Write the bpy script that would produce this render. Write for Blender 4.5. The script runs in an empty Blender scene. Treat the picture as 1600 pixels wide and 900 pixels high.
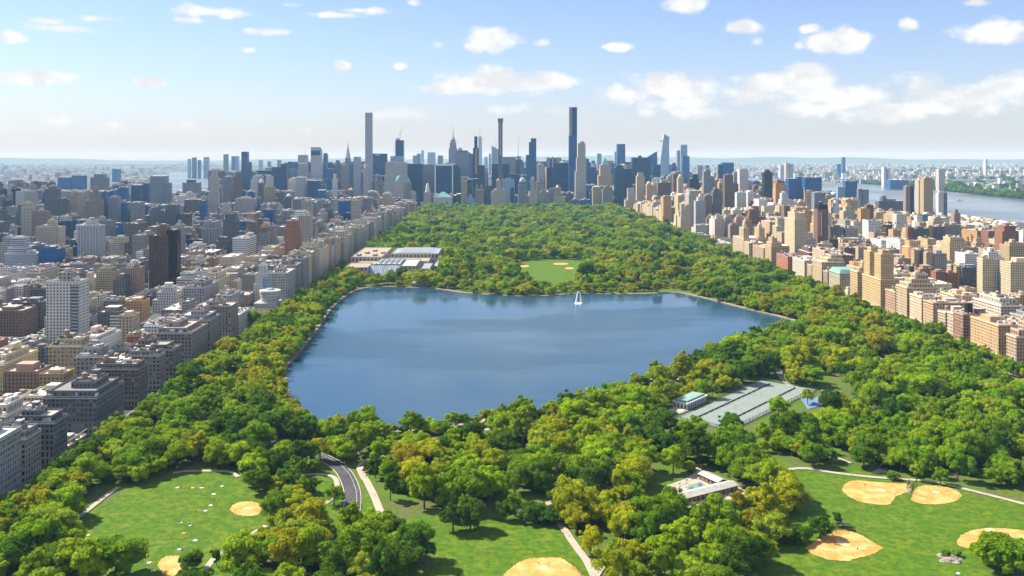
import bpy, bmesh, math, random
import numpy as np
from mathutils import Vector

# ------------------------------------------------------------------ camera, sky, sun, exposure
SC = bpy.context.scene
COL = SC.collection
CAMH, F, VX, VY = 207.0, 1450.0, 772.0, 245.0      # eye height (m), focal length / vanishing point in photo pixels
cam = bpy.data.cameras.new('camera'); camo = bpy.data.objects.new('camera', cam); COL.objects.link(camo)
camo.location = (0, 0, CAMH); camo.rotation_euler = (math.pi / 2, 0, 0)
cam.sensor_width = 36; cam.lens = 36 * F / 1600
cam.shift_x = (800 - VX) / 1600; cam.shift_y = -(450 - VY) / 1600
cam.clip_start = 1; cam.clip_end = 150000
SC.camera = camo
SUN_EL, SUN_AZ = math.radians(46), math.radians(-66)   # azimuth measured from +Y towards +X
sd = Vector((math.sin(SUN_AZ) * math.cos(SUN_EL), math.cos(SUN_AZ) * math.cos(SUN_EL), math.sin(SUN_EL)))
sun = bpy.data.lights.new('sun', 'SUN'); sun.energy = 5.0; sun.angle = math.radians(0.53); sun.color = (1.0, 0.94, 0.82)
suno = bpy.data.objects.new('sun', sun); COL.objects.link(suno)
suno.rotation_euler = sd.to_track_quat('Z', 'Y').to_euler()
SC.view_settings.view_transform = 'Standard'; SC.view_settings.look = 'None'
SC.view_settings.exposure = 0.95; SC.view_settings.gamma = 1
SC.render.engine = 'CYCLES'
SC.cycles.max_bounces = 4; SC.cycles.diffuse_bounces = 2; SC.cycles.glossy_bounces = 2; SC.cycles.transmission_bounces = 2; SC.cycles.volume_bounces = 0; SC.cycles.transparent_max_bounces = 4

class NT:
    """small helper to write node graphs"""
    def __init__(s, tree): s.t = tree; s.t.nodes.clear()
    def n(s, typ, **kw):
        nd = s.t.nodes.new(typ)
        for k, v in kw.items(): setattr(nd, k, v)
        return nd
    def put(s, sock, v):
        if hasattr(v, 'is_output') or isinstance(v, bpy.types.NodeSocket): s.t.links.new(v, sock)
        elif v is not None: sock.default_value = v
    def m(s, op, a=None, b=None, c=None, clamp=False):
        nd = s.n('ShaderNodeMath', operation=op, use_clamp=clamp)
        for i, v in enumerate((a, b, c)): s.put(nd.inputs[i], v)
        return nd.outputs[0]
    def v(s, op, a=None, b=None, out=0):
        nd = s.n('ShaderNodeVectorMath', operation=op)
        for i, q in enumerate((a, b)): s.put(nd.inputs[i], q)
        return nd.outputs[out]
    def mix(s, f, a, b, typ='RGBA', blend='MIX'):
        nd = s.n('ShaderNodeMix', data_type=typ, blend_type=blend) if typ == 'RGBA' else s.n('ShaderNodeMix', data_type=typ)
        if typ == 'RGBA': s.put(nd.inputs[0], f); s.put(nd.inputs[6], a); s.put(nd.inputs[7], b); return nd.outputs[2]
        s.put(nd.inputs[0], f); s.put(nd.inputs[2], a); s.put(nd.inputs[3], b); return nd.outputs[0]
    def noise(s, vec, scale, detail=3, rough=.55, out=0):
        nd = s.n('ShaderNodeTexNoise'); s.put(nd.inputs['Vector'], vec)
        nd.inputs['Scale'].default_value = scale; nd.inputs['Detail'].default_value = detail; nd.inputs['Roughness'].default_value = rough
        return nd.outputs[out]
    def step(s, x, lo, hi, a=0., b=1.):
        nd = s.n('ShaderNodeMapRange', interpolation_type='SMOOTHSTEP')
        s.put(nd.inputs[0], x); nd.inputs[1].default_value = lo; nd.inputs[2].default_value = hi
        nd.inputs[3].default_value = a; nd.inputs[4].default_value = b
        return nd.outputs[0]

def C4(c): return (c[0], c[1], c[2], 1.0)

world = bpy.data.worlds.new('World'); SC.world = world; world.use_nodes = True
w = NT(world.node_tree)
sky = w.n('ShaderNodeTexSky', sky_type='NISHITA'); sky.sun_disc = False
sky.sun_elevation = SUN_EL; sky.sun_rotation = SUN_AZ % (2 * math.pi)
sky.altitude = 200; sky.air_density = 1.0; sky.dust_density = 0.3; sky.ozone_density = 5.0
dirv = w.n('ShaderNodeTexCoord').outputs['Generated']
sx = w.n('ShaderNodeSeparateXYZ'); w.put(sx.inputs[0], w.v('NORMALIZE', dirv))
az = w.m('ARCTAN2', sx.outputs[0], sx.outputs[1]); el = w.m('ARCSINE', sx.outputs[2])
ae = w.n('ShaderNodeCombineXYZ'); w.put(ae.inputs[0], az); w.put(ae.inputs[1], w.m('MULTIPLY', el, 1.35)); aev = ae.outputs[0]
# cumulus of this sky: azimuth / elevation read off as angles (deg), half sizes in degrees, weight
CLOUDS = [(765, 62, 47, 17, 1), (775, 130, 95, 17, .8), (770, 118, 50, 14, .8), (690, 138, 50, 10, .6), (860, 128, 60, 13, .7),
          (1310, 62, 55, 18, 1), (1270, 45, 22, 8, .8), (1165, 41, 32, 10, .8), (1418, 38, 17, 9, .8), (1550, 50, 60, 17, 1),
          (1075, 6, 34, 11, 1), (1525, 4, 26, 7, .8), (965, 74, 24, 6, .75), (848, 66, 14, 6, .45), (686, 70, 13, 6, .35), (625, 103, 15, 6, .8), (535, 103, 13, 6, .8),
          (388, 79, 11, 4, .55), (70, 122, 68, 12, .85), (232, 128, 32, 7, .85), (80, 34, 30, 5, .6), (100, 46, 48, 7, .62), (150, 29, 40, 6, .6),
          (330, 18, 58, 9, .66), (352, 24, 22, 7, .6), (300, 32, 30, 4, .5), (520, 23, 48, 5, .6), (565, 16, 48, 6, .62), (18, 60, 26, 8, .55), (422, 49, 40, 5, .5), (450, 8, 16, 5, .5), (648, 4, 12, 6, .5),
          (1050, 135, 76, 21, .88), (985, 147, 58, 15, .65), (1060, 160, 80, 12, .5), (1240, 128, 86, 21, .88), (1320, 147, 92, 20, .75), (1440, 135, 52, 21, .68), (1500, 150, 96, 22, .68), (1580, 138, 60, 21, .65), (1180, 152, 60, 14, .55), (1440, 170, 110, 12, .5), (1250, 168, 80, 12, .48), (820, -62, 120, 30, 1.), (910, -38, 60, 14, .8), (650, -95, 90, 20, .7), (1000, -110, 70, 18, .7), (420, -70, 90, 18, .5), (1300, -60, 70, 18, .8),
          (1183, 66, 10, 6, .4), (1250, 72, 10, 6, .35), (800, 170, 40, 9, .4), (860, 172, 40, 7, .35), (90, 188, 40, 12, .34), (180, 196, 40, 8, .3), (280, 195, 35, 10, .3), (470, 200, 30, 8, .25),
          (620, 178, 50, 9, .3), (1080, 175, 90, 12, .4), (1400, 178, 90, 12, .4)]
field = None
for (cx, cy, hw, hh, wt) in CLOUDS:
    a0 = math.atan((cx - VX) / F); k = math.cos(a0)
    e0 = math.atan((VY - cy) / F * k)
    ra, re = hw / F * k * k * 1.2, hh / F * k * 1.42
    q = w.v('SUBTRACT', aev, (a0, e0 * 1.35, 0)); q = w.v('MULTIPLY', q, (1 / ra, 1 / (re * 1.35), 0))
    d = w.v('LENGTH', q, out=1)
    f_ = w.m('MULTIPLY_ADD', d, -wt, wt)
    field = f_ if field is None else w.m('MAXIMUM', field, f_)
nz = w.noise(aev, 26, 6, .58); nz2 = w.noise(aev, 70, 4, .6)
dens = w.m('ADD', w.m('MAXIMUM', field, -.6), w.m('MULTIPLY', w.m('SUBTRACT', nz, .5), 1.5))
dens = w.m('ADD', dens, w.m('MULTIPLY', w.m('SUBTRACT', nz2, .5), .4))
dens = w.step(dens, .02, .5)
# the same broken fair weather cloud goes on over the rest of the sky
zz = w.m('MAXIMUM', sx.outputs[2], .05)
pl = w.n('ShaderNodeCombineXYZ'); w.put(pl.inputs[0], w.m('DIVIDE', sx.outputs[0], zz)); w.put(pl.inputs[1], w.m('DIVIDE', sx.outputs[1], zz))
hi = w.noise(pl.outputs[0], .55, 7, .55)
hi = w.m('MULTIPLY', w.step(hi, .47, .62), w.step(el, math.radians(10.2), math.radians(13)))
dens = w.m('MAXIMUM', dens, hi)
shade = w.noise(w.v('ADD', aev, (.004, -.012, 3.)), 24, 5, .6)
ccol = w.mix(w.step(shade, .35, .62), (4.75, 4.85, 5.0, 1), (6.2, 6.2, 6.15, 1))
veil = w.m('MULTIPLY', w.m('EXPONENT', w.m('MULTIPLY', w.m('MAXIMUM', el, 0), -15)), .80)      # moist air low over the horizon, all round
skyc = w.mix(w.m('MULTIPLY', dens, .96), w.mix(veil, w.mix(1, sky.outputs[0], (.98, .905, 1.0, 1), blend='MULTIPLY'), (3.2, 3.36, 3.58, 1)), ccol)
bg = w.n('ShaderNodeBackground'); w.put(bg.inputs[0], skyc); bg.inputs[1].default_value = 0.09
wo = w.n('ShaderNodeOutputWorld'); w.put(wo.inputs[0], bg.outputs[0])

# ------------------------------------------------------------------ geometry of the place
RIV = 515.0; LIV = -296.0            # building lines right and left of the park
def gp(x, y):                        # ground point seen at photo pixel
    Y = F * CAMH / (y - VY); return ((x - VX) / F * Y, Y)
def PX(x, Y): return (x - VX) / F * Y
def PZ(y, Y): return CAMH - (y - VY) * Y / F
def pix(X, Y, Z=0): return (VX + F * X / Y, VY + F * (CAMH - Z) / Y)
R = random.Random(7)

# ------------------------------------------------------------------ materials
def mat(name):
    m = bpy.data.materials.new(name); m.use_nodes = True
    t = NT(m.node_tree); o = t.n('ShaderNodeOutputMaterial'); b = t.n('ShaderNodeBsdfPrincipled')
    t.put(o.inputs[0], b.outputs[0]); return m, t, b, o
def attr(t, name, typ='GEOMETRY'): 
    a = t.n('ShaderNodeAttribute'); a.attribute_name = name; a.attribute_type = typ; return a
def plain(name, col, rough=.7, var=.25, scale=.2, metallic=0, spec=.3):
    m, t, b, o = mat(name)
    nn = t.noise(t.n('ShaderNodeTexCoord').outputs['Object'], scale, 4)
    t.put(b.inputs['Base Color'], t.mix(nn, C4([c * (1 - var) for c in col]), C4([min(1, c * (1 + var)) for c in col])))
    b.inputs['Roughness'].default_value = rough; b.inputs['Metallic'].default_value = metallic
    b.inputs['Specular IOR Level'].default_value = spec
    return m

# universal facade: tint(rgb)+floor height(a), win = bay width / window width share / window height share, glz = glass colour
M_FAC, t, b, o = mat('facade')
ti = attr(t, 'tint'); wi = attr(t, 'win'); gl = attr(t, 'glz')
uv = t.n('ShaderNodeUVMap'); uv.uv_map = 'uv'
su = t.n('ShaderNodeSeparateXYZ'); t.put(su.inputs[0], uv.outputs[0])
sw = t.n('ShaderNodeSeparateXYZ'); t.put(sw.inputs[0], wi.outputs['Vector'])
uu = t.m('DIVIDE', su.outputs[0], sw.outputs[0]); vv = t.m('DIVIDE', su.outputs[1], ti.outputs['Alpha'])
def half(x, fr): return t.m('LESS_THAN', t.m('ABSOLUTE', t.m('SUBTRACT', t.m('FRACT', x), .5)), t.m('MULTIPLY', fr, .5))
mask = t.m('MULTIPLY', half(uu, sw.outputs[1]), half(vv, sw.outputs[2]))
cell = t.n('ShaderNodeCombineXYZ'); t.put(cell.inputs[0], t.m('FLOOR', uu)); t.put(cell.inputs[1], t.m('FLOOR', vv))
wn = t.n('ShaderNodeTexWhiteNoise', noise_dimensions='2D'); t.put(wn.inputs[0], cell.outputs[0])
obj = t.n('ShaderNodeTexCoord').outputs['Object']
big = t.noise(obj, .05, 3); fine = t.noise(t.v('MULTIPLY', obj, (1, 1, .25)), .9, 4)
wallc = t.mix(1, ti.outputs['Color'], t.mix(t.m('MULTIPLY_ADD', fine, .6, t.m('MULTIPLY', big, .4)), (.62, .62, .64, 1), (1.3, 1.28, 1.25, 1)), blend='MULTIPLY')
blind = t.m('MULTIPLY', t.m('GREATER_THAN', wn.outputs[0], .84), t.m('MULTIPLY_ADD', sw.outputs[1], -.30, .30))
pane = t.mix(blind, t.mix(wn.outputs[0], gl.outputs['Color'], t.mix(1, gl.outputs['Color'], (1.6, 1.6, 1.6, 1), blend='MULTIPLY')), (.42, .40, .36, 1))
t.put(b.inputs['Base Color'], t.mix(mask, wallc, pane))
t.put(b.inputs['Roughness'], t.m('MULTIPLY_ADD', mask, -.64, .82))
t.put(b.inputs['Specular IOR Level'], t.m('MULTIPLY_ADD', mask, .12, .15))
bp = t.n('ShaderNodeBump'); bp.inputs['Strength'].default_value = .6; bp.inputs['Distance'].default_value = .35
t.put(bp.inputs['Height'], t.m('SUBTRACT', 1, mask)); t.put(b.inputs['Normal'], bp.outputs[0])

M_ROOF, t, b, o = mat('roofing')
ti = attr(t, 'tint'); obj = t.n('ShaderNodeTexCoord').outputs['Object']
t.put(b.inputs['Base Color'], t.mix(1, ti.outputs['Color'], t.mix(t.noise(obj, .35, 5, .65), (.45, .45, .47, 1), (1.4, 1.38, 1.34, 1)), blend='MULTIPLY'))
b.inputs['Roughness'].default_value = .85; b.inputs['Specular IOR Level'].default_value = .2

M_PANE, t, b, o = mat('window_glass')
pn = attr(t, 'tint')
t.put(b.inputs['Base Color'], pn.outputs['Color']); b.inputs['Roughness'].default_value = .12; b.inputs['Specular IOR Level'].default_value = .35

# foliage: colour carried by the tree itself (object property or instance attribute 'leafcol')
M_LEAF, t, b, o = mat('foliage')
lc = attr(t, 'leafcol', 'INSTANCER'); lv = attr(t, 'lv')
lcol = t.mix(1, lc.outputs['Color'], t.mix(lv.outputs['Fac'], (.55, .60, .5, 1), (1.45, 1.40, 1.2, 1)), blend='MULTIPLY')
t.put(b.inputs['Base Color'], lcol); b.inputs['Roughness'].default_value = .6; b.inputs['Specular IOR Level'].default_value = .08
tr = t.n('ShaderNodeBsdfTranslucent'); t.put(tr.inputs[0], t.mix(1, lcol, (1.5, 1.35, .5, 1), blend='MULTIPLY'))
ms = t.n('ShaderNodeMixShader'); ms.inputs[0].default_value = .42
t.put(ms.inputs[1], b.outputs[0]); t.put(ms.inputs[2], tr.outputs[0]); t.put(o.inputs[0], ms.outputs[0])
M_BARK = plain('bark', (.10, .075, .05), .9, .4, 1.5)

def ground_mat(name, cols, scales, rough=.9, bump=0):
    m, t, b, o = mat(name); g = t.n('ShaderNodeNewGeometry').outputs['Position']
    c = C4(cols[0])
    for i, cc in enumerate(cols[1:]):
        c = t.mix(t.step(t.noise(g, scales[i], 5, .62), .42, .62), c, C4(cc))
    t.put(b.inputs['Base Color'], c); b.inputs['Roughness'].default_value = rough; b.inputs['Specular IOR Level'].default_value = .15
    if bump:
        bp = t.n('ShaderNodeBump'); bp.inputs['Strength'].default_value = bump; bp.inputs['Distance'].default_value = .3
        t.put(bp.inputs['Height'], t.noise(g, 1.2, 5)); t.put(b.inputs['Normal'], bp.outputs[0])
    return m
M_GRASS = ground_mat('lawn_grass', [(.064, .142, .004), (.104, .188, .005), (.040, .104, .004), (.160, .188, .014), (.078, .156, .005), (.050, .115, .004)], [.028, .45, .085, .9, .22], .9, .5)
M_PARK = ground_mat('park_floor', [(.075, .145, .008), (.105, .175, .010), (.13, .115, .05), (.065, .12, .010)], [.03, .045, .4], .95, .5)
M_CITY = ground_mat('city_ground', [(.07, .07, .075), (.11, .105, .10), (.05, .07, .035)], [.02, .008], .9)
M_FARLAND = ground_mat('far_land', [(.13, .13, .125), (.22, .21, .20), (.055, .085, .04)], [.004, .0016], .95)
M_DIRT = ground_mat('infield_clay', [(.50, .27, .06), (.56, .32, .085), (.46, .23, .05), (.58, .38, .15)], [.05, .6, .13], .95, .3)
M_PATH = ground_mat('path_surface', [(.42, .36, .29), (.34, .29, .24), (.47, .39, .31)], [.08, .7], .9)
M_ROAD = ground_mat('asphalt', [(.075, .075, .085), (.10, .098, .105), (.06, .06, .068)], [.05, .6], .85)
M_BRIDLE = ground_mat('cinder_track', [(.32, .26, .17), (.26, .21, .14)], [.2], .95)
M_ROCK = ground_mat('schist_rock', [(.30, .25, .21), (.42, .36, .30), (.20, .17, .15)], [.3, 1.2], .85, 1.0)
M_WHITE = plain('white_paint', (.78, .78, .76), .6, .06, 1)
M_STONE = plain('pale_stone', (.55, .49, .40), .85, .15, .3)
M_DARK = plain('dark_metal', (.03, .035, .035), .5, .2, 1)
M_GREENP = plain('green_copper', (.20, .38, .32), .7, .2, .3)
M_WOOD = plain('cedar', (.30, .19, .10), .85, .3, 1.2)
M_SPRAY = plain('water_spray', (.85, .88, .9), .9, .05, 1)

def water_mat(name, deep, rough, bscale, bstr, patches, bd=.2):
    m, t, b, o = mat(name); g = t.n('ShaderNodeNewGeometry').outputs['Position']
    t.put(b.inputs['Base Color'], C4(deep)); b.inputs['IOR'].default_value = 1.33
    st = t.v('MULTIPLY', g, (1, .45, 1))
    calm = t.step(t.noise(t.v('MULTIPLY', g, (.55, 1.35, 1)), patches, 4, .55), .42, .60)     # wind lanes: ruffled and smoother water
    t.put(b.inputs['Roughness'], t.m('MULTIPLY_ADD', calm, rough, rough * .6))
    bp = t.n('ShaderNodeBump'); t.put(bp.inputs['Strength'], t.m('MULTIPLY_ADD', calm, bstr, bstr * .12)); bp.inputs['Distance'].default_value = bd
    t.put(bp.inputs['Height'], t.noise(st, bscale, 4)); t.put(b.inputs['Normal'], bp.outputs[0])
    return m
M_RES = water_mat('reservoir_water', (.020, .066, .115), .14, .5, .95, .0050, .6)
M_RIVER = water_mat('river_water', (.13, .15, .17), .3, .05, .3, .0006)

# ------------------------------------------------------------------ object helpers
def link(name, me, parent=None, kind=None):
    ob = bpy.data.objects.new(name, me); COL.objects.link(ob)
    if parent: ob.parent = parent
    if kind: ob['kind'] = kind
    return ob
def empty(name, loc): 
    e = bpy.data.objects.new(name, None); e.location = loc; e.empty_display_size = 1; COL.objects.link(e); return e
def tag(ob, label, cat, group=None):
    ob['label'] = label; ob['category'] = cat
    if group: ob['group'] = group
    return ob

class MB:
    """mesh collector: quads / polygons with uv, tint, window layout, material slot"""
    def __init__(s, ox=0, oy=0, oz=0): s.v = []; s.f = []; s.uv = []; s.ti = []; s.wi = []; s.gl = []; s.mi = []; s.o = (ox, oy, oz)
    def face(s, pts, st, mi=0, uvs=None):
        n = len(s.v); ox, oy, oz = s.o
        s.v.extend((p[0] - ox, p[1] - oy, p[2] - oz) for p in pts); s.f.append(tuple(range(n, n + len(pts))))
        s.uv.extend(uvs if uvs else [(0, 0)] * len(pts))
        s.ti.append((st[0][0], st[0][1], st[0][2], st[4])); s.wi.append((st[1], st[2], st[3])); s.gl.append(C4(st[5])); s.mi.append(mi)
    def wall(s, a, b_, z0, z1, st, mi=0):      # vertical quad from a to b seen from the right-hand outside
        L = math.hypot(b_[0] - a[0], b_[1] - a[1]); n = max(1, round(L / st[1])); sc = n * st[1] / L if L > 0 else 1
        s.face([(a[0], a[1], z0), (b_[0], b_[1], z0), (b_[0], b_[1], z1), (a[0], a[1], z1)], st, mi, [(0, z0), (L * sc, z0), (L * sc, z1), (0, z1)])
    def box(s, x0, x1, y0, y1, z0, z1, st, roof=None, mi=0, top=True):
        s.wall((x0, y0), (x1, y0), z0, z1, st, mi); s.wall((x1, y0), (x1, y1), z0, z1, st, mi)
        s.wall((x1, y1), (x0, y1), z0, z1, st, mi); s.wall((x0, y1), (x0, y0), z0, z1, st, mi)
        if top: s.face([(x0, y0, z1), (x1, y0, z1), (x1, y1, z1), (x0, y1, z1)], roof or st, 1 if roof else mi)
    def frustum(s, x0, x1, y0, y1, z0, z1, k, st, mi=1):
        cx, cy = (x0 + x1) / 2, (y0 + y1) / 2
        A = [(x0, y0, z0), (x1, y0, z0), (x1, y1, z0), (x0, y1, z0)]; B = [(cx + (p[0] - cx) * k, cy + (p[1] - cy) * k, z1) for p in A]
        for i in range(4):
            j = (i + 1) % 4; L = math.dist(A[i][:2], A[j][:2]); s.face([A[i], A[j], B[j], B[i]], st, mi, [(0, z0), (L, z0), (L, z1), (0, z1)])
        if k > .01: s.face(B, st, mi)
    def lathe(s, cx, cy, prof, st, seg=10, mi=1):
        for (r0, z0), (r1, z1) in zip(prof, prof[1:]):
            for i in range(seg):
                a0, a1 = 2 * math.pi * i / seg, 2 * math.pi * (i + 1) / seg
                p = [(cx + r0 * math.cos(a0), cy + r0 * math.sin(a0), z0), (cx + r0 * math.cos(a1), cy + r0 * math.sin(a1), z0),
                     (cx + r1 * math.cos(a1), cy + r1 * math.sin(a1), z1), (cx + r1 * math.cos(a0), cy + r1 * math.sin(a0), z1)]
                if r1 < 1e-4: p = p[:3]
                elif r0 < 1e-4: p = [p[0], p[2], p[3]]
                s.face(p, st, mi)
    def mesh(s, name, mats=None):
        me = bpy.data.meshes.new(name); me.from_pydata(s.v, [], s.f)
        u = me.uv_layers.new(name='uv'); u.data.foreach_set('uv', np.array(s.uv, np.float32).ravel())
        a = me.attributes.new('tint', 'FLOAT_COLOR', 'FACE'); a.data.foreach_set('color', np.array(s.ti, np.float32).ravel())
        a = me.attributes.new('win', 'FLOAT_VECTOR', 'FACE'); a.data.foreach_set('vector', np.array(s.wi, np.float32).ravel())
        a = me.attributes.new('glz', 'FLOAT_COLOR', 'FACE'); a.data.foreach_set('color', np.array(s.gl, np.float32).ravel())
        for m in (mats or (M_FAC, M_ROOF, M_PANE)): me.materials.append(m)
        me.polygons.foreach_set('material_index', np.array(s.mi, np.int32)); me.update()
        return me
    def build(s, name, parent=None, kind=None):
        ob = link(name, s.mesh(name), parent, kind)
        return ob

DG = (.022, .028, .04); BG = (.004, .065, .20); PG = (.10, .19, .30); TG = (.008, .045, .075)
#            tint                bay  wfrac hfrac floor glass
ST = {'dark': ((.008, .035, .095), 3, .90, .86, 4, (.002, .03, .10)), 'blue': ((.05, .12, .22), 3, .90, .84, 4, BG), 'pale': ((.42, .50, .58), 3, .85, .75, 4, PG),
      'teal': ((.03, .07, .09), 3, .9, .8, 4, TG), 'black': ((.035, .030, .028), 3.2, .6, .7, 3.6, (.01, .012, .016)),
      'lime': ((.52, .46, .38), 3.4, .42, .55, 3.5, DG), 'white': ((.62, .61, .585), 3.2, .45, .55, 3.3, DG), 'tan': ((.46, .345, .185), 3.2, .40, .52, 3.3, DG),
      'cream': ((.53, .45, .29), 3.2, .38, .52, 3.3, DG), 'brick': ((.31, .145, .085), 3.1, .40, .52, 3.2, DG), 'brown': ((.20, .135, .10), 3.1, .45, .55, 3.2, DG),
      'grey': ((.30, .29, .28), 3.2, .45, .55, 3.4, DG), 'dgrey': ((.15, .15, .155), 3.2, .5, .6, 3.4, DG), 'pink': ((.50, .36, .25), 3.2, .40, .52, 3.3, DG),
      'orange': ((.54, .32, .13), 3.2, .40, .52, 3.3, DG), 'rose': ((.36, .25, .19), 3.2, .42, .55, 3.3, DG),
      'vstr': ((.62, .61, .60), 2.6, .52, 1.0, 3.5, (.05, .06, .08)), 'vstrg': ((.36, .36, .38), 2.6, .55, 1.0, 3.5, (.04, .05, .07)), 'vstrb': ((.13, .09, .07), 3.0, .45, .8, 3.4, (.015, .016, .02)),
      'hstr': ((.60, .60, .60), 6, 1.0, .45, 3.6, (.06, .09, .13)), 'hstrg': ((.36, .36, .37), 6, 1.0, .5, 3.5, (.05, .07, .1)), 'grid': ((.52, .53, .55), 4.6, .66, .68, 4.6, (.06, .09, .14)),
      'conc': ((.40, .37, .34), 5, .5, .6, 4, DG)}
PLAINF = lambda c: (c, 3., 0., 0., 3., DG)
ROOFS = [(.58, .56, .53), (.46, .44, .42), (.34, .32, .31), (.66, .63, .59), (.52, .42, .34), (.24, .23, .23), (.68, .66, .64), (.55, .50, .44)]
def jit(st, r, a=.12):
    k = 1 + r.uniform(-a, a); h = r.uniform(-.03, .03)
    c = st[0]; return ((c[0] * (k + h), c[1] * k, c[2] * (k - h)), st[1] * r.uniform(.9, 1.15), st[2], st[3], st[4], st[5])
def roofst(r): 
    c = r.choice(ROOFS); k = r.uniform(.8, 1.15); return PLAINF((c[0] * k, c[1] * k, c[2] * k))

# shared water tank: legs, staved barrel, conical lid
def tank_mesh():
    m = MB(); wd = PLAINF((.30, .20, .12)); lid = PLAINF((.36, .33, .30)); leg = PLAINF((.08, .07, .07))
    for sx_ in (-1, 1):
        for sy_ in (-1, 1): m.box(sx_ * 1.3 - .15, sx_ * 1.3 + .15, sy_ * 1.3 - .15, sy_ * 1.3 + .15, 0, 2.6, leg, mi=1)
    m.lathe(0, 0, [(.01, 2.5), (2.15, 2.6), (2.0, 6.4)], wd, 12); m.lathe(0, 0, [(2.25, 6.4), (.01, 7.9)], lid, 12)
    return m.mesh('water_tank')
TANK = tank_mesh()

def clutter(m, x0, x1, y0, y1, z, r, n, dens=1.):
    """hatches, plant boxes, ducts, terraces and skylights on a roof"""
    for _ in range(n):
        a, b_, h = r.uniform(1., 4.5), r.uniform(1., 4.5), r.uniform(.7, 3.4)
        if x1 - x0 < a + 2 or y1 - y0 < b_ + 2: continue
        cx, cy = r.uniform(x0 + .8, x1 - a - .8), r.uniform(y0 + .8, y1 - b_ - .8)
        c = r.choice([(.62, .61, .59), (.5, .49, .48), (.38, .36, .34), (.26, .25, .25), (.46, .34, .26), (.70, .70, .68), (.16, .17, .18), (.09, .15, .04)])
        m.box(cx, cx + a, cy, cy + b_, z + .03, z + h, PLAINF(c), roof=PLAINF([q * 1.1 for q in c]), mi=1)
def parapet(m, x0, x1, y0, y1, z, st, h=1.1, tk=.4):
    for a in ((x0, x1, y0, y0 + tk), (x0, x1, y1 - tk, y1), (x0, x0 + tk, y0 + tk, y1 - tk), (x1 - tk, x1, y0 + tk, y1 - tk)):
        m.box(a[0], a[1], a[2], a[3], z - .02, z + h, st)

# ------------------------------------------------------------------ setting: ground, park, water, roads, paths
def smooth(pts, closed=False, n=6):
    out = []; L = len(pts)
    for i in range(L if closed else L - 1):
        p = [pts[(i + k) % L] if closed else pts[min(max(i + k, 0), L - 1)] for k in (-1, 0, 1, 2)]
        for j in range(n):
            u = j / n
            out.append(tuple(.5 * (2 * p[1][c] + (p[2][c] - p[0][c]) * u + (2 * p[0][c] - 5 * p[1][c] + 4 * p[2][c] - p[3][c]) * u * u + (3 * p[1][c] - p[0][c] - 3 * p[2][c] + p[3][c]) * u ** 3) for c in (0, 1)))
    if not closed: out.append(tuple(pts[-1]))
    return out
def sheet(name, pts, z, material, kind='structure'):
    bm = bmesh.new(); vs = [bm.verts.new((p[0], p[1], z)) for p in pts]; f = bm.faces.new(vs)
    bmesh.ops.triangulate(bm, faces=[f])
    for f in bm.faces:
        f.normal_update()
        if f.normal.z < 0: f.normal_flip()
    me = bpy.data.meshes.new(name); bm.to_mesh(me); bm.free(); me.materials.append(material)
    return link(name, me, kind=kind)
def sides(pts, wd, closed=False):
    L = []; n = len(pts)
    for i, p in enumerate(pts):
        a = pts[i - 1] if (closed or i) else p; b_ = pts[(i + 1) % n] if (closed or i < n - 1) else p
        dx, dy = b_[0] - a[0], b_[1] - a[1]; l = math.hypot(dx, dy) or 1
        L.append(((p[0] - dy / l * wd, p[1] + dx / l * wd), (p[0] + dy / l * wd, p[1] - dx / l * wd)))
    return L
def ribbon(name, pts, wd, z, material, kind='structure', h=0, closed=False):
    S = sides(pts, wd / 2, closed); v = []; f = []
    for a, b_ in S: v += [(a[0], a[1], z), (b_[0], b_[1], z)] + ([(a[0], a[1], z - h), (b_[0], b_[1], z - h)] if h else [])
    k = 4 if h else 2; n = len(S)
    for i in range(n if closed else n - 1):
        a, b_ = i * k, ((i + 1) % n) * k
        f.append((a, a + 1, b_ + 1, b_))
        if h: f += [(a + 2, a, b_, b_ + 2), (a + 1, a + 3, b_ + 3, b_ + 1)]
    me = bpy.data.meshes.new(name); me.from_pydata(v, [], f); me.materials.append(material); me.update()
    return link(name, me, kind=kind)
def inpoly(x, y, poly):
    c = False; j = len(poly) - 1
    for i in range(len(poly)):
        xi, yi = poly[i]; xj, yj = poly[j]
        if (yi > y) != (yj > y) and x < (xj - xi) * (y - yi) / (yj - yi) + xi: c = not c
        j = i
    return c
G = lambda L: [gp(*p) for p in L]

sheet('ground', [(-60000, -500), (60000, -500), (60000, 60000), (-60000, 60000)], -.3, M_FARLAND)
sheet('city_ground', [(-1900, 380), (1660, 380), (1660, 9500), (-2100, 9500), (-2050, 4000)], 0, M_CITY)
PARK = [(LIV + 24, 380), (RIV - 24, 380), (RIV - 24, 3640), (LIV + 24, 3640)]
sheet('park_ground', PARK, .12, M_PARK)
ribbon('avenue_road', [(LIV + 13, 380), (LIV + 13, 3660)], 15, .10, M_ROAD); ribbon('avenue_road', [(RIV - 13, 380), (RIV - 13, 3660)], 15, .10, M_ROAD)
M_PAVE = ground_mat('pavement_slabs', [(.20, .19, .18), (.15, .145, .14)], [.3], .9)
for xx in (LIV + 3, LIV + 22.5, RIV - 3, RIV - 22.5): ribbon('pavement', [(xx, 380), (xx, 3660)], 4.5, .16, M_PAVE, h=.16)
ribbon('avenue_road', [(LIV, 3652), (RIV, 3652)], 16, .09, M_ROAD)

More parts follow.
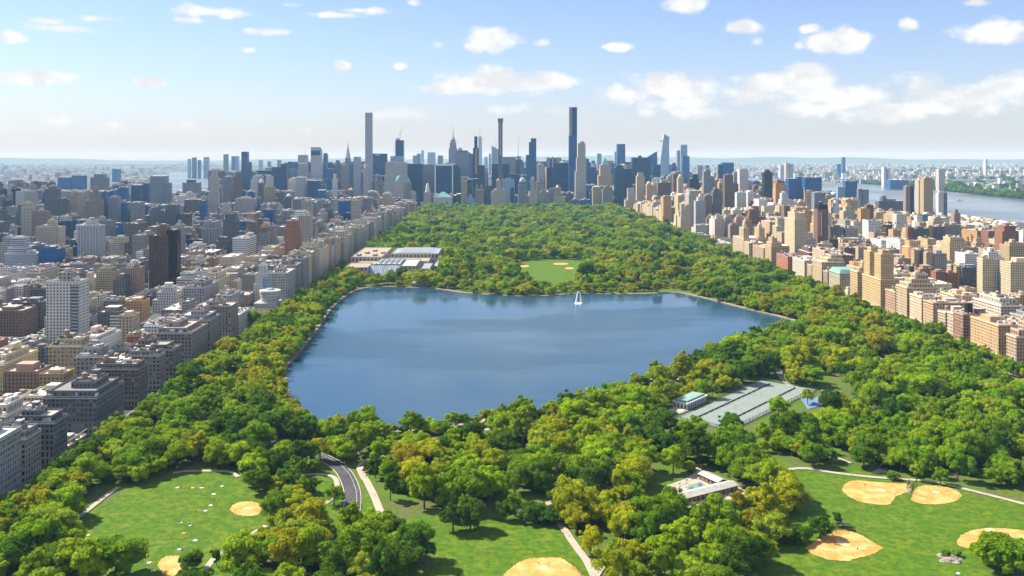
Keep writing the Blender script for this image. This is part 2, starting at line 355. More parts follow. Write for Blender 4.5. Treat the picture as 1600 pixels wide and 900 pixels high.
# rivers and harbour
sheet('river_water', [(1655, 500), (2400, 500), (2500, 3200), (2530, 4414), (2600, 5175), (2750, 5885), (2780, 6800), (2620, 7900), (2500, 9500), (2300, 11500), (1700, 14500), (200, 15500), (-300, 12500), (350, 9700), (1400, 8200), (1655, 6000)], -.1, M_RIVER)
sheet('river_water', smooth(G([(150, 292), (190, 284), (235, 281), (250, 274), (262, 269), (325, 267.5), (330, 276), (328, 292), (315, 303), (270, 301), (235, 293), (190, 291)]), True, 4), .1, M_RIVER)
sheet('river_water', smooth(G([(60, 318), (130, 309), (160, 309), (150, 315), (100, 322)]), True, 4), .12, M_RIVER)

RES_PX = [(444, 578), (458, 560), (476, 538), (496, 512), (512, 488), (535, 466), (562, 452), (602, 448.5), (640, 450), (672, 450.5), (700, 454), (730, 458.5), (770, 461.5), (815, 463.5), (850, 463), (885, 460.5), (920, 459.5),
          (965, 460.5), (1010, 459.5), (1058, 458), (1088, 463), (1122, 471), (1162, 481.5), (1205, 491.5), (1242, 501.5), (1250, 507), (1225, 518), (1170, 537), (1110, 556), (1050, 580), (990, 605), (930, 625), (880, 640), (810, 652), (740, 663), (650, 674), (560, 679), (500, 674), (466, 655), (450, 625)]
RES = smooth(G(RES_PX), True, 5)
sheet('reservoir_water', RES, .30, M_RES)
ribbon('shore_track', RES, 5.0, 1.25, M_BRIDLE, h=1.1, closed=True)

LAWNS_PX = [[(128, 838), (150, 800), (190, 772), (240, 752), (300, 741), (352, 739), (385, 752), (410, 768), (440, 775), (438, 800), (405, 830), (380, 860), (345, 905), (300, 925), (230, 940), (170, 900), (140, 880)],
            [(640, 812), (680, 806), (735, 812), (780, 806), (850, 812), (882, 822), (900, 848), (915, 885), (945, 960), (600, 975), (650, 910), (678, 880), (672, 840)],
            [(1236, 738), (1268, 736), (1320, 745), (1400, 754), (1480, 763), (1545, 779), (1625, 800), (1650, 985), (1175, 985), (1185, 905), (1205, 872), (1222, 845), (1238, 815), (1246, 780)],
            [(802, 413), (828, 407), (870, 405), (908, 408.5), (912, 422), (900, 440), (870, 449), (840, 446), (815, 431)],
            [(478, 784), (510, 770), (535, 768), (545, 800), (540, 845), (500, 830), (480, 805)],
            [(480, 752), (520, 744), (530, 757), (505, 770), (470, 765)],
            [(556, 730), (575, 716), (600, 712), (570, 724)], [(572, 770), (592, 800), (600, 830), (575, 805)],
            [(1040, 660), (1062, 655), (1095, 632), (1075, 628), (1050, 642)], [(735, 668), (770, 655), (800, 668), (770, 690), (740, 692)],
            [(1300, 735), (1340, 728), (1380, 735), (1385, 746), (1330, 742)], [(780, 778), (830, 775), (830, 792), (790, 797)], [(1010, 752), (1045, 747), (1070, 757), (1040, 770)]]
LAWNS = [smooth(G(l), True, 4) for l in LAWNS_PX]
for i, l in enumerate(LAWNS): sheet('lawn', l, .20 + .012 * i, M_GRASS)

def crop(ox, oy, s, L): return G([(ox + x / s, oy + y / s) for x, y in L])
INF = [crop(1200, 680, 4, [(465, 340), (490, 305), (545, 287), (700, 298), (870, 309), (884, 330), (850, 365), (800, 388), (755, 436), (660, 434), (560, 415), (490, 375)]),
       crop(1200, 680, 4, [(895, 395), (915, 350), (945, 325), (1000, 317), (1100, 326), (1170, 346), (1207, 375), (1190, 405), (1120, 430), (1040, 436), (950, 430), (900, 412)]),
       crop(1200, 680, 4, [(232, 710), (330, 642), (420, 602), (482, 588), (600, 636), (622, 655), (722, 710), (640, 755), (500, 790), (380, 784), (280, 750)]),
       crop(1200, 680, 4, [(1182, 670), (1215, 625), (1300, 594), (1420, 585), (1600, 600), (1720, 640), (1720, 720), (1500, 745), (1310, 720), (1205, 700)]),
       crop(800, 680, 4, [(0, 830), (60, 790), (150, 772), (290, 770), (350, 800), (415, 850), (450, 920), (300, 1010), (0, 1010), (-60, 900)]),
       G([(386 + 26 * math.cos(a * .7854), 796 + 11.5 * math.sin(a * .7854)) for a in range(8)]), G([(270 + 23 * math.cos(a * .7854), 885 + 16 * math.sin(a * .7854)) for a in range(8)]),
       G([(818 + 9 * math.cos(a * .7854), 416 + 1.8 * math.sin(a * .7854)) for a in range(8)]), G([(876 + 12 * math.cos(a * .7854), 412.5 + 1.6 * math.sin(a * .7854)) for a in range(8)]), G([(890 + 7 * math.cos(a * .7854), 419.5 + 1.7 * math.sin(a * .7854)) for a in range(8)])]
INF = [smooth(p, True, 9) if i != 2 else [(a[0] + (b_[0] - a[0]) * k / 9, a[1] + (b_[1] - a[1]) * k / 9) for a, b_ in zip(p, p[1:] + p[:1]) for k in range(9)] for i, p in enumerate(INF)]
INF = [[(x + R.gauss(0, .28), y + R.gauss(0, .28)) for x, y in p] for p in INF]          # grass creeps over the edge unevenly
for p in INF:
    sheet('infield_ground', p, .42, M_DIRT)
    if p[0][1] < 700:
        cx, cy = sum(q[0] for q in p) / len(p), sum(q[1] for q in p) / len(p)
M_CHALK = plain('worn_clay', (.60, .43, .24), .95, .1, 1)
for (x, y, r_) in ((1375, 767, 3.2), (1319.5, 850.5, 3.4), (1462, 770, 2.4), (1548, 829.5, 3.0), (848, 888, 3.0), (386, 795, 2.2)):
    X, Y = gp(x, y); sheet('infield_ground', [(X + r_ * math.cos(a * .5236) * R.uniform(.85, 1.15), Y + r_ * math.sin(a * .5236)) for a in range(12)], .45, M_CHALK)

PATHS = [([(1215, 742), (1235, 734), (1262, 733), (1300, 739), (1350, 745), (1400, 749), (1440, 752), (1480, 758.5), (1520, 768), (1560, 778), (1630, 796)], 3.6),
         ([(868, 812), (880, 826), (892, 844), (905, 862), (918, 880), (932, 910)], 4.2), ([(600, 815), (592, 795), (584, 775), (574, 755), (566, 742), (563, 730), (575, 720), (600, 714), (640, 706), (672, 700), (700, 690), (760, 686)], 4.6),
         ([(455, 820), (490, 799), (514, 783), (526, 768), (523, 748), (500, 742), (470, 744)], 3.2), ([(310, 905), (340, 868), (362, 857), (385, 842), (415, 822)], 3.4), ([(270, 740), (300, 737), (355, 738), (372, 746)], 3.0),
         ([(780, 800), (830, 796), (865, 785), (900, 775), (928, 762)], 4.2), ([(680, 690), (720, 674), (762, 655), (820, 650)], 3.4), ([(95, 830), (135, 800), (165, 776), (186, 762)], 3.2), ([(1046, 768), (1072, 752), (1088, 742), (1092, 732)], 4.),
         ([(430, 700), (480, 704), (560, 694), (640, 689), (700, 682), (760, 672), (850, 661), (905, 650), (960, 635), (1015, 620), (1060, 607)], 4.5), ([(325, 616), (352, 620), (370, 634), (380, 664)], 6.),
         ([(980, 620), (1045, 598), (1100, 580), (1165, 560), (1230, 540), (1290, 520)], 4.), ([(1215, 575), (1222, 592), (1235, 604)], 5.), ([(1330, 555), (1370, 560), (1420, 566)], 4.), ([(30, 905), (60, 893), (90, 882)], 5.),
         ([(1040, 655), (1052, 643), (1072, 630)], 4.5), ([(1285, 610), (1330, 640), (1400, 660), (1470, 690)], 3.4), ([(930, 905), (950, 880), (1000, 868), (1060, 860)], 3.2), ([(1330, 725), (1300, 716), (1260, 722)], 3.)]
ROADS = [([(385, 640), (396, 672), (430, 693), (475, 706), (510, 718), (534, 735), (546, 755), (551, 775), (549, 800), (540, 830), (515, 880), (490, 940)], 9.5),
         ([(385, 640), (372, 605), (388, 572), (415, 545), (450, 512), (488, 474), (530, 446), (590, 437), (700, 440), (850, 447), (1050, 446), (1150, 465), (1260, 490), (1330, 520), (1380, 560)], 9)]
PATHW = []
for i, (p, wd) in enumerate(PATHS):
    q = smooth(G(p), False, 6); PATHW.append((q, wd)); ribbon('path', q, wd, .50 + .01 * i, M_PATH)
for i, (p, wd) in enumerate(ROADS):
    q = smooth(G(p), False, 8); PATHW.append((q if i else q[26:62], wd if i == 0 else 2.)); ribbon('park_road', q, wd, .48 + .006 * i, M_ROAD)
    for s_, side in enumerate(sides(q, wd / 2 + .3)): pass
    for k in (0, 1): ribbon('kerb', [s_[k] for s_ in sides(q, wd / 2 + .2)], .35, .60, M_STONE, h=.4)
q = smooth(G(ROADS[0][0]), False, 8)[24:]
ribbon('lane_marking', [s_[0] for s_ in sides(q, 2.4)], .14, .50, M_WHITE)

# far hills that close the horizon
hv = []; hf = []; N = 160
for i in range(N + 1):
    a = -.75 + 1.5 * i / N
    for k, (dist, hgt) in enumerate(((34000, 0), (38000, 1), (44000, .9), (50000, 0))):
        hh = 130 + 60 * math.sin(a * 9 + 1) + 40 * math.sin(a * 23) + 18 * math.sin(a * 71) + (70 if a > .12 else 0)
        hv.append((math.sin(a) * dist, math.cos(a) * dist, -5 + hgt * hh))
for i in range(N):
    for k in range(3): p = i * 4 + k; hf.append((p, p + 4, p + 5, p + 1))
me = bpy.data.meshes.new('hills'); me.from_pydata(hv, [], hf); me.materials.append(ground_mat('wooded_hill', [(.05, .08, .04), (.07, .10, .05)], [.001])); me.update()
link('hills', me, kind='structure')

# ------------------------------------------------------------------ buildings
def recess(wm, pm, a, b_, z0, z1, st, r):
    """wall of piers and spandrels with panes set back 0.4 m"""
    L = math.hypot(b_[0] - a[0], b_[1] - a[1]); n = max(1, round(L / st[1])); bay = L / n
    nf = max(1, int((z1 - z0) / st[4])); fl = (z1 - z0) / nf
    ux, uy = (b_[0] - a[0]) / L, (b_[1] - a[1]) / L; ix, iy = -uy * .4, ux * .4
    ww = bay * min(st[2], .86); wh = fl * min(st[3], .86); sill = (fl - wh) * .55; ws = PLAINF(st[0])
    P = lambda u, z, d=0: (a[0] + ux * u + ix * d, a[1] + uy * u + iy * d, z)
    dbl = [r.random() < .5 for _ in range(n)]
    for k in range(nf):
        zb = z0 + k * fl; s0, s1 = zb + sill, zb + sill + wh
        prev = zb if k == 0 else zb - (fl - sill - wh)
        wm.face([P(0, prev), P(L, prev), P(L, s0), P(0, s0)], ws)
        u0 = 0
        for i in range(n):
            w_ = ww * (1.12 if dbl[i] else .82); c = (i + .5) * bay; ua, ub = c - w_ / 2, c + w_ / 2
            wm.face([P(u0, s0), P(ua, s0), P(ua, s1), P(u0, s1)], ws); u0 = ub
            wm.face([P(ua, s0), P(ub, s0), P(ub, s0, 1), P(ua, s0, 1)], ws); wm.face([P(ua, s0), P(ua, s0, 1), P(ua, s1, 1), P(ua, s1)], ws)
            wm.face([P(ub, s0, 1), P(ub, s0), P(ub, s1), P(ub, s1, 1)], ws); wm.face([P(ua, s1, 1), P(ub, s1, 1), P(ub, s1), P(ua, s1)], ws)
            q = r.random(); g = st[5] if q < .62 else [x * 2.6 for x in st[5]] if q < .86 else (.34, .32, .28)
            pm.face([P(ua, s0, 1), P(ub, s0, 1), P(ub, s1, 1), P(ua, s1, 1)], PLAINF(g), 2)
        wm.face([P(u0, s0), P(L, s0), P(L, s1), P(u0, s1)], ws)
    wm.face([P(0, z1 - (fl - sill - wh)), P(L, z1 - (fl - sill - wh)), P(L, z1), P(0, z1)], ws)

NB = []                     # every building that is a thing: (object, px x, px y, description)
FOOT = []                   # footprints taken by placed buildings: x0,x1,y0,y1
KEEP = []                   # sight lines to keep: px0,px1,depth,lowest visible y

def emit(rec, S=None, label=None, near=None):
    """one building. S: shared mesh for the uncountable rest; otherwise a thing with parts"""
    r = random.Random(rec['seed']); x0, x1, y0, y1, h = rec['x0'], rec['x1'], rec['y0'], rec['y1'], rec['h']; st = rec['st']; rf = rec.get('roof') or roofst(r)
    side = 'E' if (x0 + x1) / 2 < 0 else 'W'
    near = (y0 < 1500) if near is None else near
    tiers = [(x0, x1, y0, y1, 0, h)] + rec.get('tiers', [])
    if S is not None:
        for (a, b_, c, d, z0, z1) in tiers: S.box(a, b_, c, d, z0, z1, st, roof=rf)
        a, b_, c, d, z0, z1 = tiers[-1]
        if y0 < 2600:
            parapet(S, a - .05, b_ + .05, c - .05, d + .05, z1, PLAINF(st[0]), 1.0)
            clutter(S, a, b_, c, d, z1, r, rec.get('n', 4))
            if rec.get('tank') and b_ - a > 8:
                cx, cy = r.uniform(a + 3, b_ - 3), r.uniform(c + 3, d - 3); k = r.uniform(.8, 1.1)
                S.lathe(cx, cy, [(1.9 * k, z1 + 2.5), (1.8 * k, z1 + 6 * k), (.01, z1 + 7.4 * k)], PLAINF((.33, .25, .18)), 8)
                S.lathe(cx, cy, [(.7, z1), (.7, z1 + 2.6)], PLAINF((.1, .09, .09)), 4)
        elif y0 < 4200 and b_ - a > 8:
            w4 = (b_ - a) * .3; S.box(a + w4, b_ - w4, c + 3, d - 3, z1, z1 + r.uniform(3, 7), PLAINF([q * 1.05 for q in st[0]]), roof=rf)
        return
    E = empty(rec.get('name', 'apartment_building'), ((x0 + x1) / 2, y0, 0)); o_ = ((x0 + x1) / 2, y0, 0)
    wm = MB(*o_); pm = MB(*o_); rm = MB(*o_)
    for i, (a, b_, c, d, z0, z1) in enumerate(tiers):
        if near:
            zb = z0
            if i == 0 and h > 20:
                bs = (tuple(min(.75, q * 1.25 + .06) for q in st[0]), st[1], st[2] * 1.1, st[3] * 1.1, 4.2, st[5]); zb = 9
                recess(wm, pm, (a, c), (b_, c), 0, zb, bs, r)
                recess(wm, pm, (b_, c), (b_, d), 0, zb, bs, r) if side == 'E' else recess(wm, pm, (a, d), (a, c), 0, zb, bs, r)
            recess(wm, pm, (a, c), (b_, c), zb, z1, st, r)
            if side == 'E': recess(wm, pm, (b_, c), (b_, d), zb, z1, st, r); wm.wall((a, d), (a, c), z0, z1, st)
            else: recess(wm, pm, (a, d), (a, c), zb, z1, st, r); wm.wall((b_, c), (b_, d), z0, z1, st)
            wm.wall((b_, d), (a, d), z0, z1, st)
        else: wm.box(a, b_, c, d, z0, z1, st, top=False)
        rm.face([(a, c, z1), (b_, c, z1), (b_, d, z1), (a, d, z1)], rf, 1)
    wm.build('wall', E)
    if pm.f: pm.build('window_pane', E, 'stuff')
    RO = rm.build('roof', E)
    a, b_, c, d, z0, z1 = tiers[-1]; a0, b0, c0, d0, _, _ = tiers[0]
    if y0 < 2600:
        for (qa, qb, qc, qd, _, qz) in tiers:
            pp = MB(*o_); parapet(pp, qa + .02, qb - .02, qc + .02, qd - .02, qz + .02, PLAINF([min(.75, q * 1.15) for q in st[0]])); pp.build('parapet', E)
    if near and not rec.get('nocorn'):
        cs = PLAINF(rec.get('corn') or [min(.75, q * 1.2 + .04) for q in st[0]])
        for nm_, zz_, e_, th in (('cornice', h - .9, .8, .9), ('string_course', h - st[4] * 2.2, .35, .5), ('string_course', 9.0, .35, .6)):
            if zz_ < 7: continue
            cm = MB(*o_); cm.box(a0 - e_, b0 + e_, c0 - e_, c0 - .01, zz_, zz_ + th, cs); cm.build(nm_, E); cm = MB(*o_)
            if side == 'E': cm.box(b0 + .01, b0 + e_, c0 + .01, d0, zz_, zz_ + th, cs)
            else: cm.box(a0 - e_, a0 - .01, c0 + .01, d0, zz_, zz_ + th, cs)
            cm.build(nm_, E)
    W_, D_ = b_ - a, d - c
    if W_ > 9 and D_ > 9 and y0 < 3400 and not rec.get('flat'):
        bm_ = MB(*o_); bw, bd = W_ * r.uniform(.22, .38), D_ * r.uniform(.22, .38); bx, by = r.uniform(a + 2, b_ - bw - 2), r.uniform(c + D_ * .3, d - bd - 1.5); bh = r.uniform(3.5, 6.5)
        bs = PLAINF([q * r.uniform(.85, 1.2) for q in st[0]]); bm_.box(bx, bx + bw, by, by + bd, z1 + .02, z1 + bh, bs, roof=rf); bm_.build('bulkhead', RO)
    if y0 < 2600:
        cm = MB(*o_); clutter(cm, a, b_, c, d, z1, r, rec.get('n', 5) + (6 if near else 0))
        if near and len(tiers) > 1: clutter(cm, a0, b0, c0, c0 + max(6, (d0 - c0) * .25), h, r, 8)
        if cm.f: cm.build('roof_unit', RO, 'stuff')
    if rec.get('tank') and W_ > 7 and D_ > 7:
        for _ in range(rec['tank']):
            tk = link('water_tank', TANK, RO); k = r.uniform(.8, 1.1)
            tk.location = (r.uniform(a + 3, b_ - 3) - o_[0], r.uniform(c + 3, d - 3) - o_[1], z1); tk.scale = (k, k, k)
    cx, cy = pix((x0 + x1) / 2, y0, h * .8); NB.append((E, cx, cy, rec))
    if label: tag(E, label, 'building'); rec['labelled'] = True
    return E

def S(name, k=1.): 
    s = ST[name]; return (tuple(c * k for c in s[0]),) + s[1:]

SEED = [100]
def seed(): SEED[0] += 1; return SEED[0]

# --- the two building fronts that face the park: near corner px, far corner px, roof line px at near corner, width (m), style, tanks, extra tiers, label
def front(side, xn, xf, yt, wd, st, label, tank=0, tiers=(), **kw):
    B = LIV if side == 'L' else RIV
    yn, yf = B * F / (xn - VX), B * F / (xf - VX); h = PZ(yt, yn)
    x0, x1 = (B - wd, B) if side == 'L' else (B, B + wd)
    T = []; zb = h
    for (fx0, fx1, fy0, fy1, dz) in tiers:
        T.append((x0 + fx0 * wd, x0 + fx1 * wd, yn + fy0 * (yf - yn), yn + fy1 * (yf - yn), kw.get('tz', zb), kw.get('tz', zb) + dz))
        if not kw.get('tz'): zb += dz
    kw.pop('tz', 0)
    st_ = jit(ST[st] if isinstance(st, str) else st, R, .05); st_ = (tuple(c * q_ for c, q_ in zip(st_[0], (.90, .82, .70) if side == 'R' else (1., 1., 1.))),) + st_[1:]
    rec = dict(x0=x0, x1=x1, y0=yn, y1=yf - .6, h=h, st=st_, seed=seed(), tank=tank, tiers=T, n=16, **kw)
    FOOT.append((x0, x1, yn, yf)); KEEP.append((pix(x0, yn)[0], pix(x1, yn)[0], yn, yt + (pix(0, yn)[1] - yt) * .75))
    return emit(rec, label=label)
C2 = lambda t, w_=.5, hfr=.58, bay=3.0, fl=3.2: (t, bay, w_, hfr, fl, DG)
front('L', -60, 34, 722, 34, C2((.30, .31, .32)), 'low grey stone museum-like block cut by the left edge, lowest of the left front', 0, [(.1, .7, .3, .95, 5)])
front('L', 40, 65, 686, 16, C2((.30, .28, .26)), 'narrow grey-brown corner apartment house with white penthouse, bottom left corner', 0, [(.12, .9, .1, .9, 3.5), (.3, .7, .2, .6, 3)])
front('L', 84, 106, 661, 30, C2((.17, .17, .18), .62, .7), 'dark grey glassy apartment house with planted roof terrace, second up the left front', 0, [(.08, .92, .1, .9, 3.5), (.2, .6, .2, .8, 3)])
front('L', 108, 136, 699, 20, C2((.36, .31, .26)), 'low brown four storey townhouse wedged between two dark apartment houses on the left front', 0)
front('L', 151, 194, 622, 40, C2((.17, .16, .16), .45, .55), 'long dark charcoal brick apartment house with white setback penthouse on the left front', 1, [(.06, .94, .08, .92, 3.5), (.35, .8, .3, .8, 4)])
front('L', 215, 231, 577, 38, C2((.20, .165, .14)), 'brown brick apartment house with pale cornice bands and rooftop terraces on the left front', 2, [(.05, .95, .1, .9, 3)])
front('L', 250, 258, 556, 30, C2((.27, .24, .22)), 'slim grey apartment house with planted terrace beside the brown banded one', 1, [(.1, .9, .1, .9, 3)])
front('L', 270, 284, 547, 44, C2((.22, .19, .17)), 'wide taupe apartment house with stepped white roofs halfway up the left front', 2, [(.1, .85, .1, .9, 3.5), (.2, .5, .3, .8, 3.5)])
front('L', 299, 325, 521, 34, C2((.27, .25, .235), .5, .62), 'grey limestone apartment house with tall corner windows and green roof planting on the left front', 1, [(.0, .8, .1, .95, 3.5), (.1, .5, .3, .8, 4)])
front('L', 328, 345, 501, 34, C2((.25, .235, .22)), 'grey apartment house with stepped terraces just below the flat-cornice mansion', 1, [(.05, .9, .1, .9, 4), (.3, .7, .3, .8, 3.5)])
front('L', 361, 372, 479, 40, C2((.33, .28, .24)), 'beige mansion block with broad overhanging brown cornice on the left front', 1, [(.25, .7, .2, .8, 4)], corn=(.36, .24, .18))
front('L', 374, 391, 493, 22, C2((.50, .48, .44)), 'low white limestone mansion beside a big lone street tree', 0)
front('L', 393, 398, 485, 58, C2((.46, .44, .40), .45, .7, 4, 5.5), 'long low white hall with arched windows, left of the spiral museum', 0, flat=1)
front('L', 449, 462, 427, 26, C2((.46, .43, .39), .5, .6, 3.6, 3.6), 'cream grey apartment house with water tank hut, just past the spiral museum', 1, [(.2, .6, .2, .8, 5)])
front('L', 463, 472, 415, 34, C2((.30, .27, .25)), 'brownish apartment house with uneven terraces past the spiral museum, second', 1, [(.1, .7, .1, .9, 6)])
front('L', 474, 482, 405, 32, C2((.34, .32, .31)), 'pale grey slab on the left front with narrow shaded street below it', 1, [(.2, .8, .2, .8, 5)])

front('R', 1640, 1602, 545, 40, 'cream', 'cream apartment house cut off by the right edge, lowest of the right front', 1)
front('R', 1588, 1572, 527, 34, C2((.52, .42, .34)), 'stepped brick and limestone house with tall crowned tower at the right edge', 0, [(.1, .95, .1, .9, 6), (.3, .9, .25, .8, 8), (.4, .75, .35, .7, 6)])
front('R', 1560, 1516, 509, 44, C2((.55, .44, .28), .42, .55, 3.2, 3.1), 'large square beige apartment house with dense window grid, low on the right front', 2, corn=(.55, .38, .27))
front('R', 1505, 1490, 492, 30, C2((.36, .24, .185)), 'brown brick apartment house carrying a large black water tank on the right front', 0)
front('R', 1489.5, 1479.5, 490, 26, C2((.60, .53, .42)), 'narrow cream apartment house left of the brown one with black tank', 0)
front('R', 1477, 1465, 489, 30, C2((.58, .50, .38)), 'narrow beige apartment house, second left of the brown one with black tank', 1)
front('R', 1458, 1442, 474, 46, C2((.56, .47, .35)), 'beige apartment house with red tiled roof edge on the right front', 2, corn=(.50, .22, .13))
front('R', 1440, 1421, 465, 34, C2((.60, .52, .40), .35, .5), 'plain pale cream apartment house with white flat roof on the right front', 0)
front('R', 1417, 1400, 450, 36, C2((.55, .45, .33)), 'wedding-cake apartment house with stepped brown crown on the right front', 1, [(.08, .92, .05, .9, 5), (.2, .85, .1, .75, 5), (.35, .8, .15, .6, 6)])
front('R', 1399, 1383, 457, 30, C2((.50, .37, .29)), 'pinkish brick apartment house right of the yellow twin-towered one', 1)
yn_, yf_ = RIV * F / (1376 - VX), RIV * F / (1347 - VX)
front('R', 1376, 1347, 437, 40, C2((.58, .46, .28), .42, .56, 3, 3.2), 'massive yellow-beige apartment house with two tall stepped towers, tallest of the right front', 0,
      [(.02, .45, .02, .36, 33), (.1, .38, .07, .3, 38), (.02, .45, .6, .94, 33), (.1, .38, .66, .88, 38)], tz=PZ(437, yn_))
front('R', 1340, 1328, 425, 36, C2((.60, .49, .31)), 'yellow apartment house with slender stepped tower, left of the twin-towered one', 0, [(.1, .6, .1, .8, 5), (.25, .5, .2, .6, 7)])
front('R', 1325, 1316, 455, 22, C2((.64, .60, .54)), 'very narrow low white house in a gap of the right front', 0)
front('R', 1312, 1295, 428, 36, C2((.58, .53, .44)), 'cream stone apartment house under a green copper mansard roof', 0, corn=(.2, .38, .33))
front('R', 1293, 1286, 425, 26, C2((.40, .36, .32)), 'grey brown apartment house left of the green mansard roof', 1)
front('R', 1284, 1269, 410, 36, C2((.60, .50, .35)), 'smooth tan apartment house with terraced top on the right front', 0, [(.3, 1, .1, .9, 5), (.5, 1, .2, .8, 5)])
front('R', 1268, 1261, 415, 30, C2((.58, .47, .33)), 'narrow tan apartment house right of the white one', 0)
front('R', 1257, 1238, 408, 32, C2((.68, .66, .62), .55, .5), 'bright white apartment house with banded windows on the right front', 0)
front('R', 1231, 1213, 402, 30, C2((.46, .22, .165), .4, .6), 'red brick apartment house with white string courses on the right front', 1)
front('R', 1205, 1195, 385, 34, C2((.60, .49, .33)), 'golden tan apartment house with clustered chimney-like crown on the right front', 0, [(.05, .6, .1, .9, 6), (.12, .4, .2, .8, 8)])
front('R', 1193, 1176, 388, 28, C2((.54, .40, .31)), 'pink beige apartment house with flat roof, right of the domed twin towers', 1)
front('R', 1170.5, 1162.5, 380, 30, C2((.60, .53, .41)), 'pale apartment house directly right of the domed twin towers', 1)
Ed = front('R', 1162, 1145, 374, 52, C2((.60, .50, .36)), 'sandy apartment house with two slim towers topped by round temples', 0,
           [(.04, .26, .1, .5, 22), (.66, .88, .1, .5, 22)], tz=PZ(374, RIV * F / (1162 - VX)))
for p in list(Ed.children):
    pass
yA = RIV * F / (1162 - VX); zA = PZ(374, yA) + 22
for fx in (.15, .77):
    m_ = MB(RIV + 26, yA, 0); m_.lathe(RIV + fx * 52, yA + 24, [(4.6, zA), (4.6, zA + 7), (3.4, zA + 7), (2.6, zA + 10), (.01, zA + 13)], PLAINF((.62, .53, .40)), 12)
    o1 = m_.build('cupola', Ed)
# green copper mansard and large black tank as parts of their houses
for E, cx, cy, rec in NB:
    lb = E.get('label', '')
    if 'green copper mansard' in lb:
        m_ = MB(*E.location); m_.frustum(rec['x0'] - .3, rec['x1'] + .3, rec['y0'] - .3, rec['y1'] + .3, rec['h'] + .05, rec['h'] + 6, .8, PLAINF((.20, .37, .32))); m_.build('mansard_roof', E)
    if 'black water tank' in lb:
        m_ = MB(*E.location); X, Y, Z = rec['x0'] + 10, rec['y0'] + 8, rec['h']
        m_.lathe(X, Y, [(4.2, Z), (4.2, Z + 11), (.01, Z + 12.5)], PLAINF((.02, .022, .025)), 14); m_.build('water_tank', E)

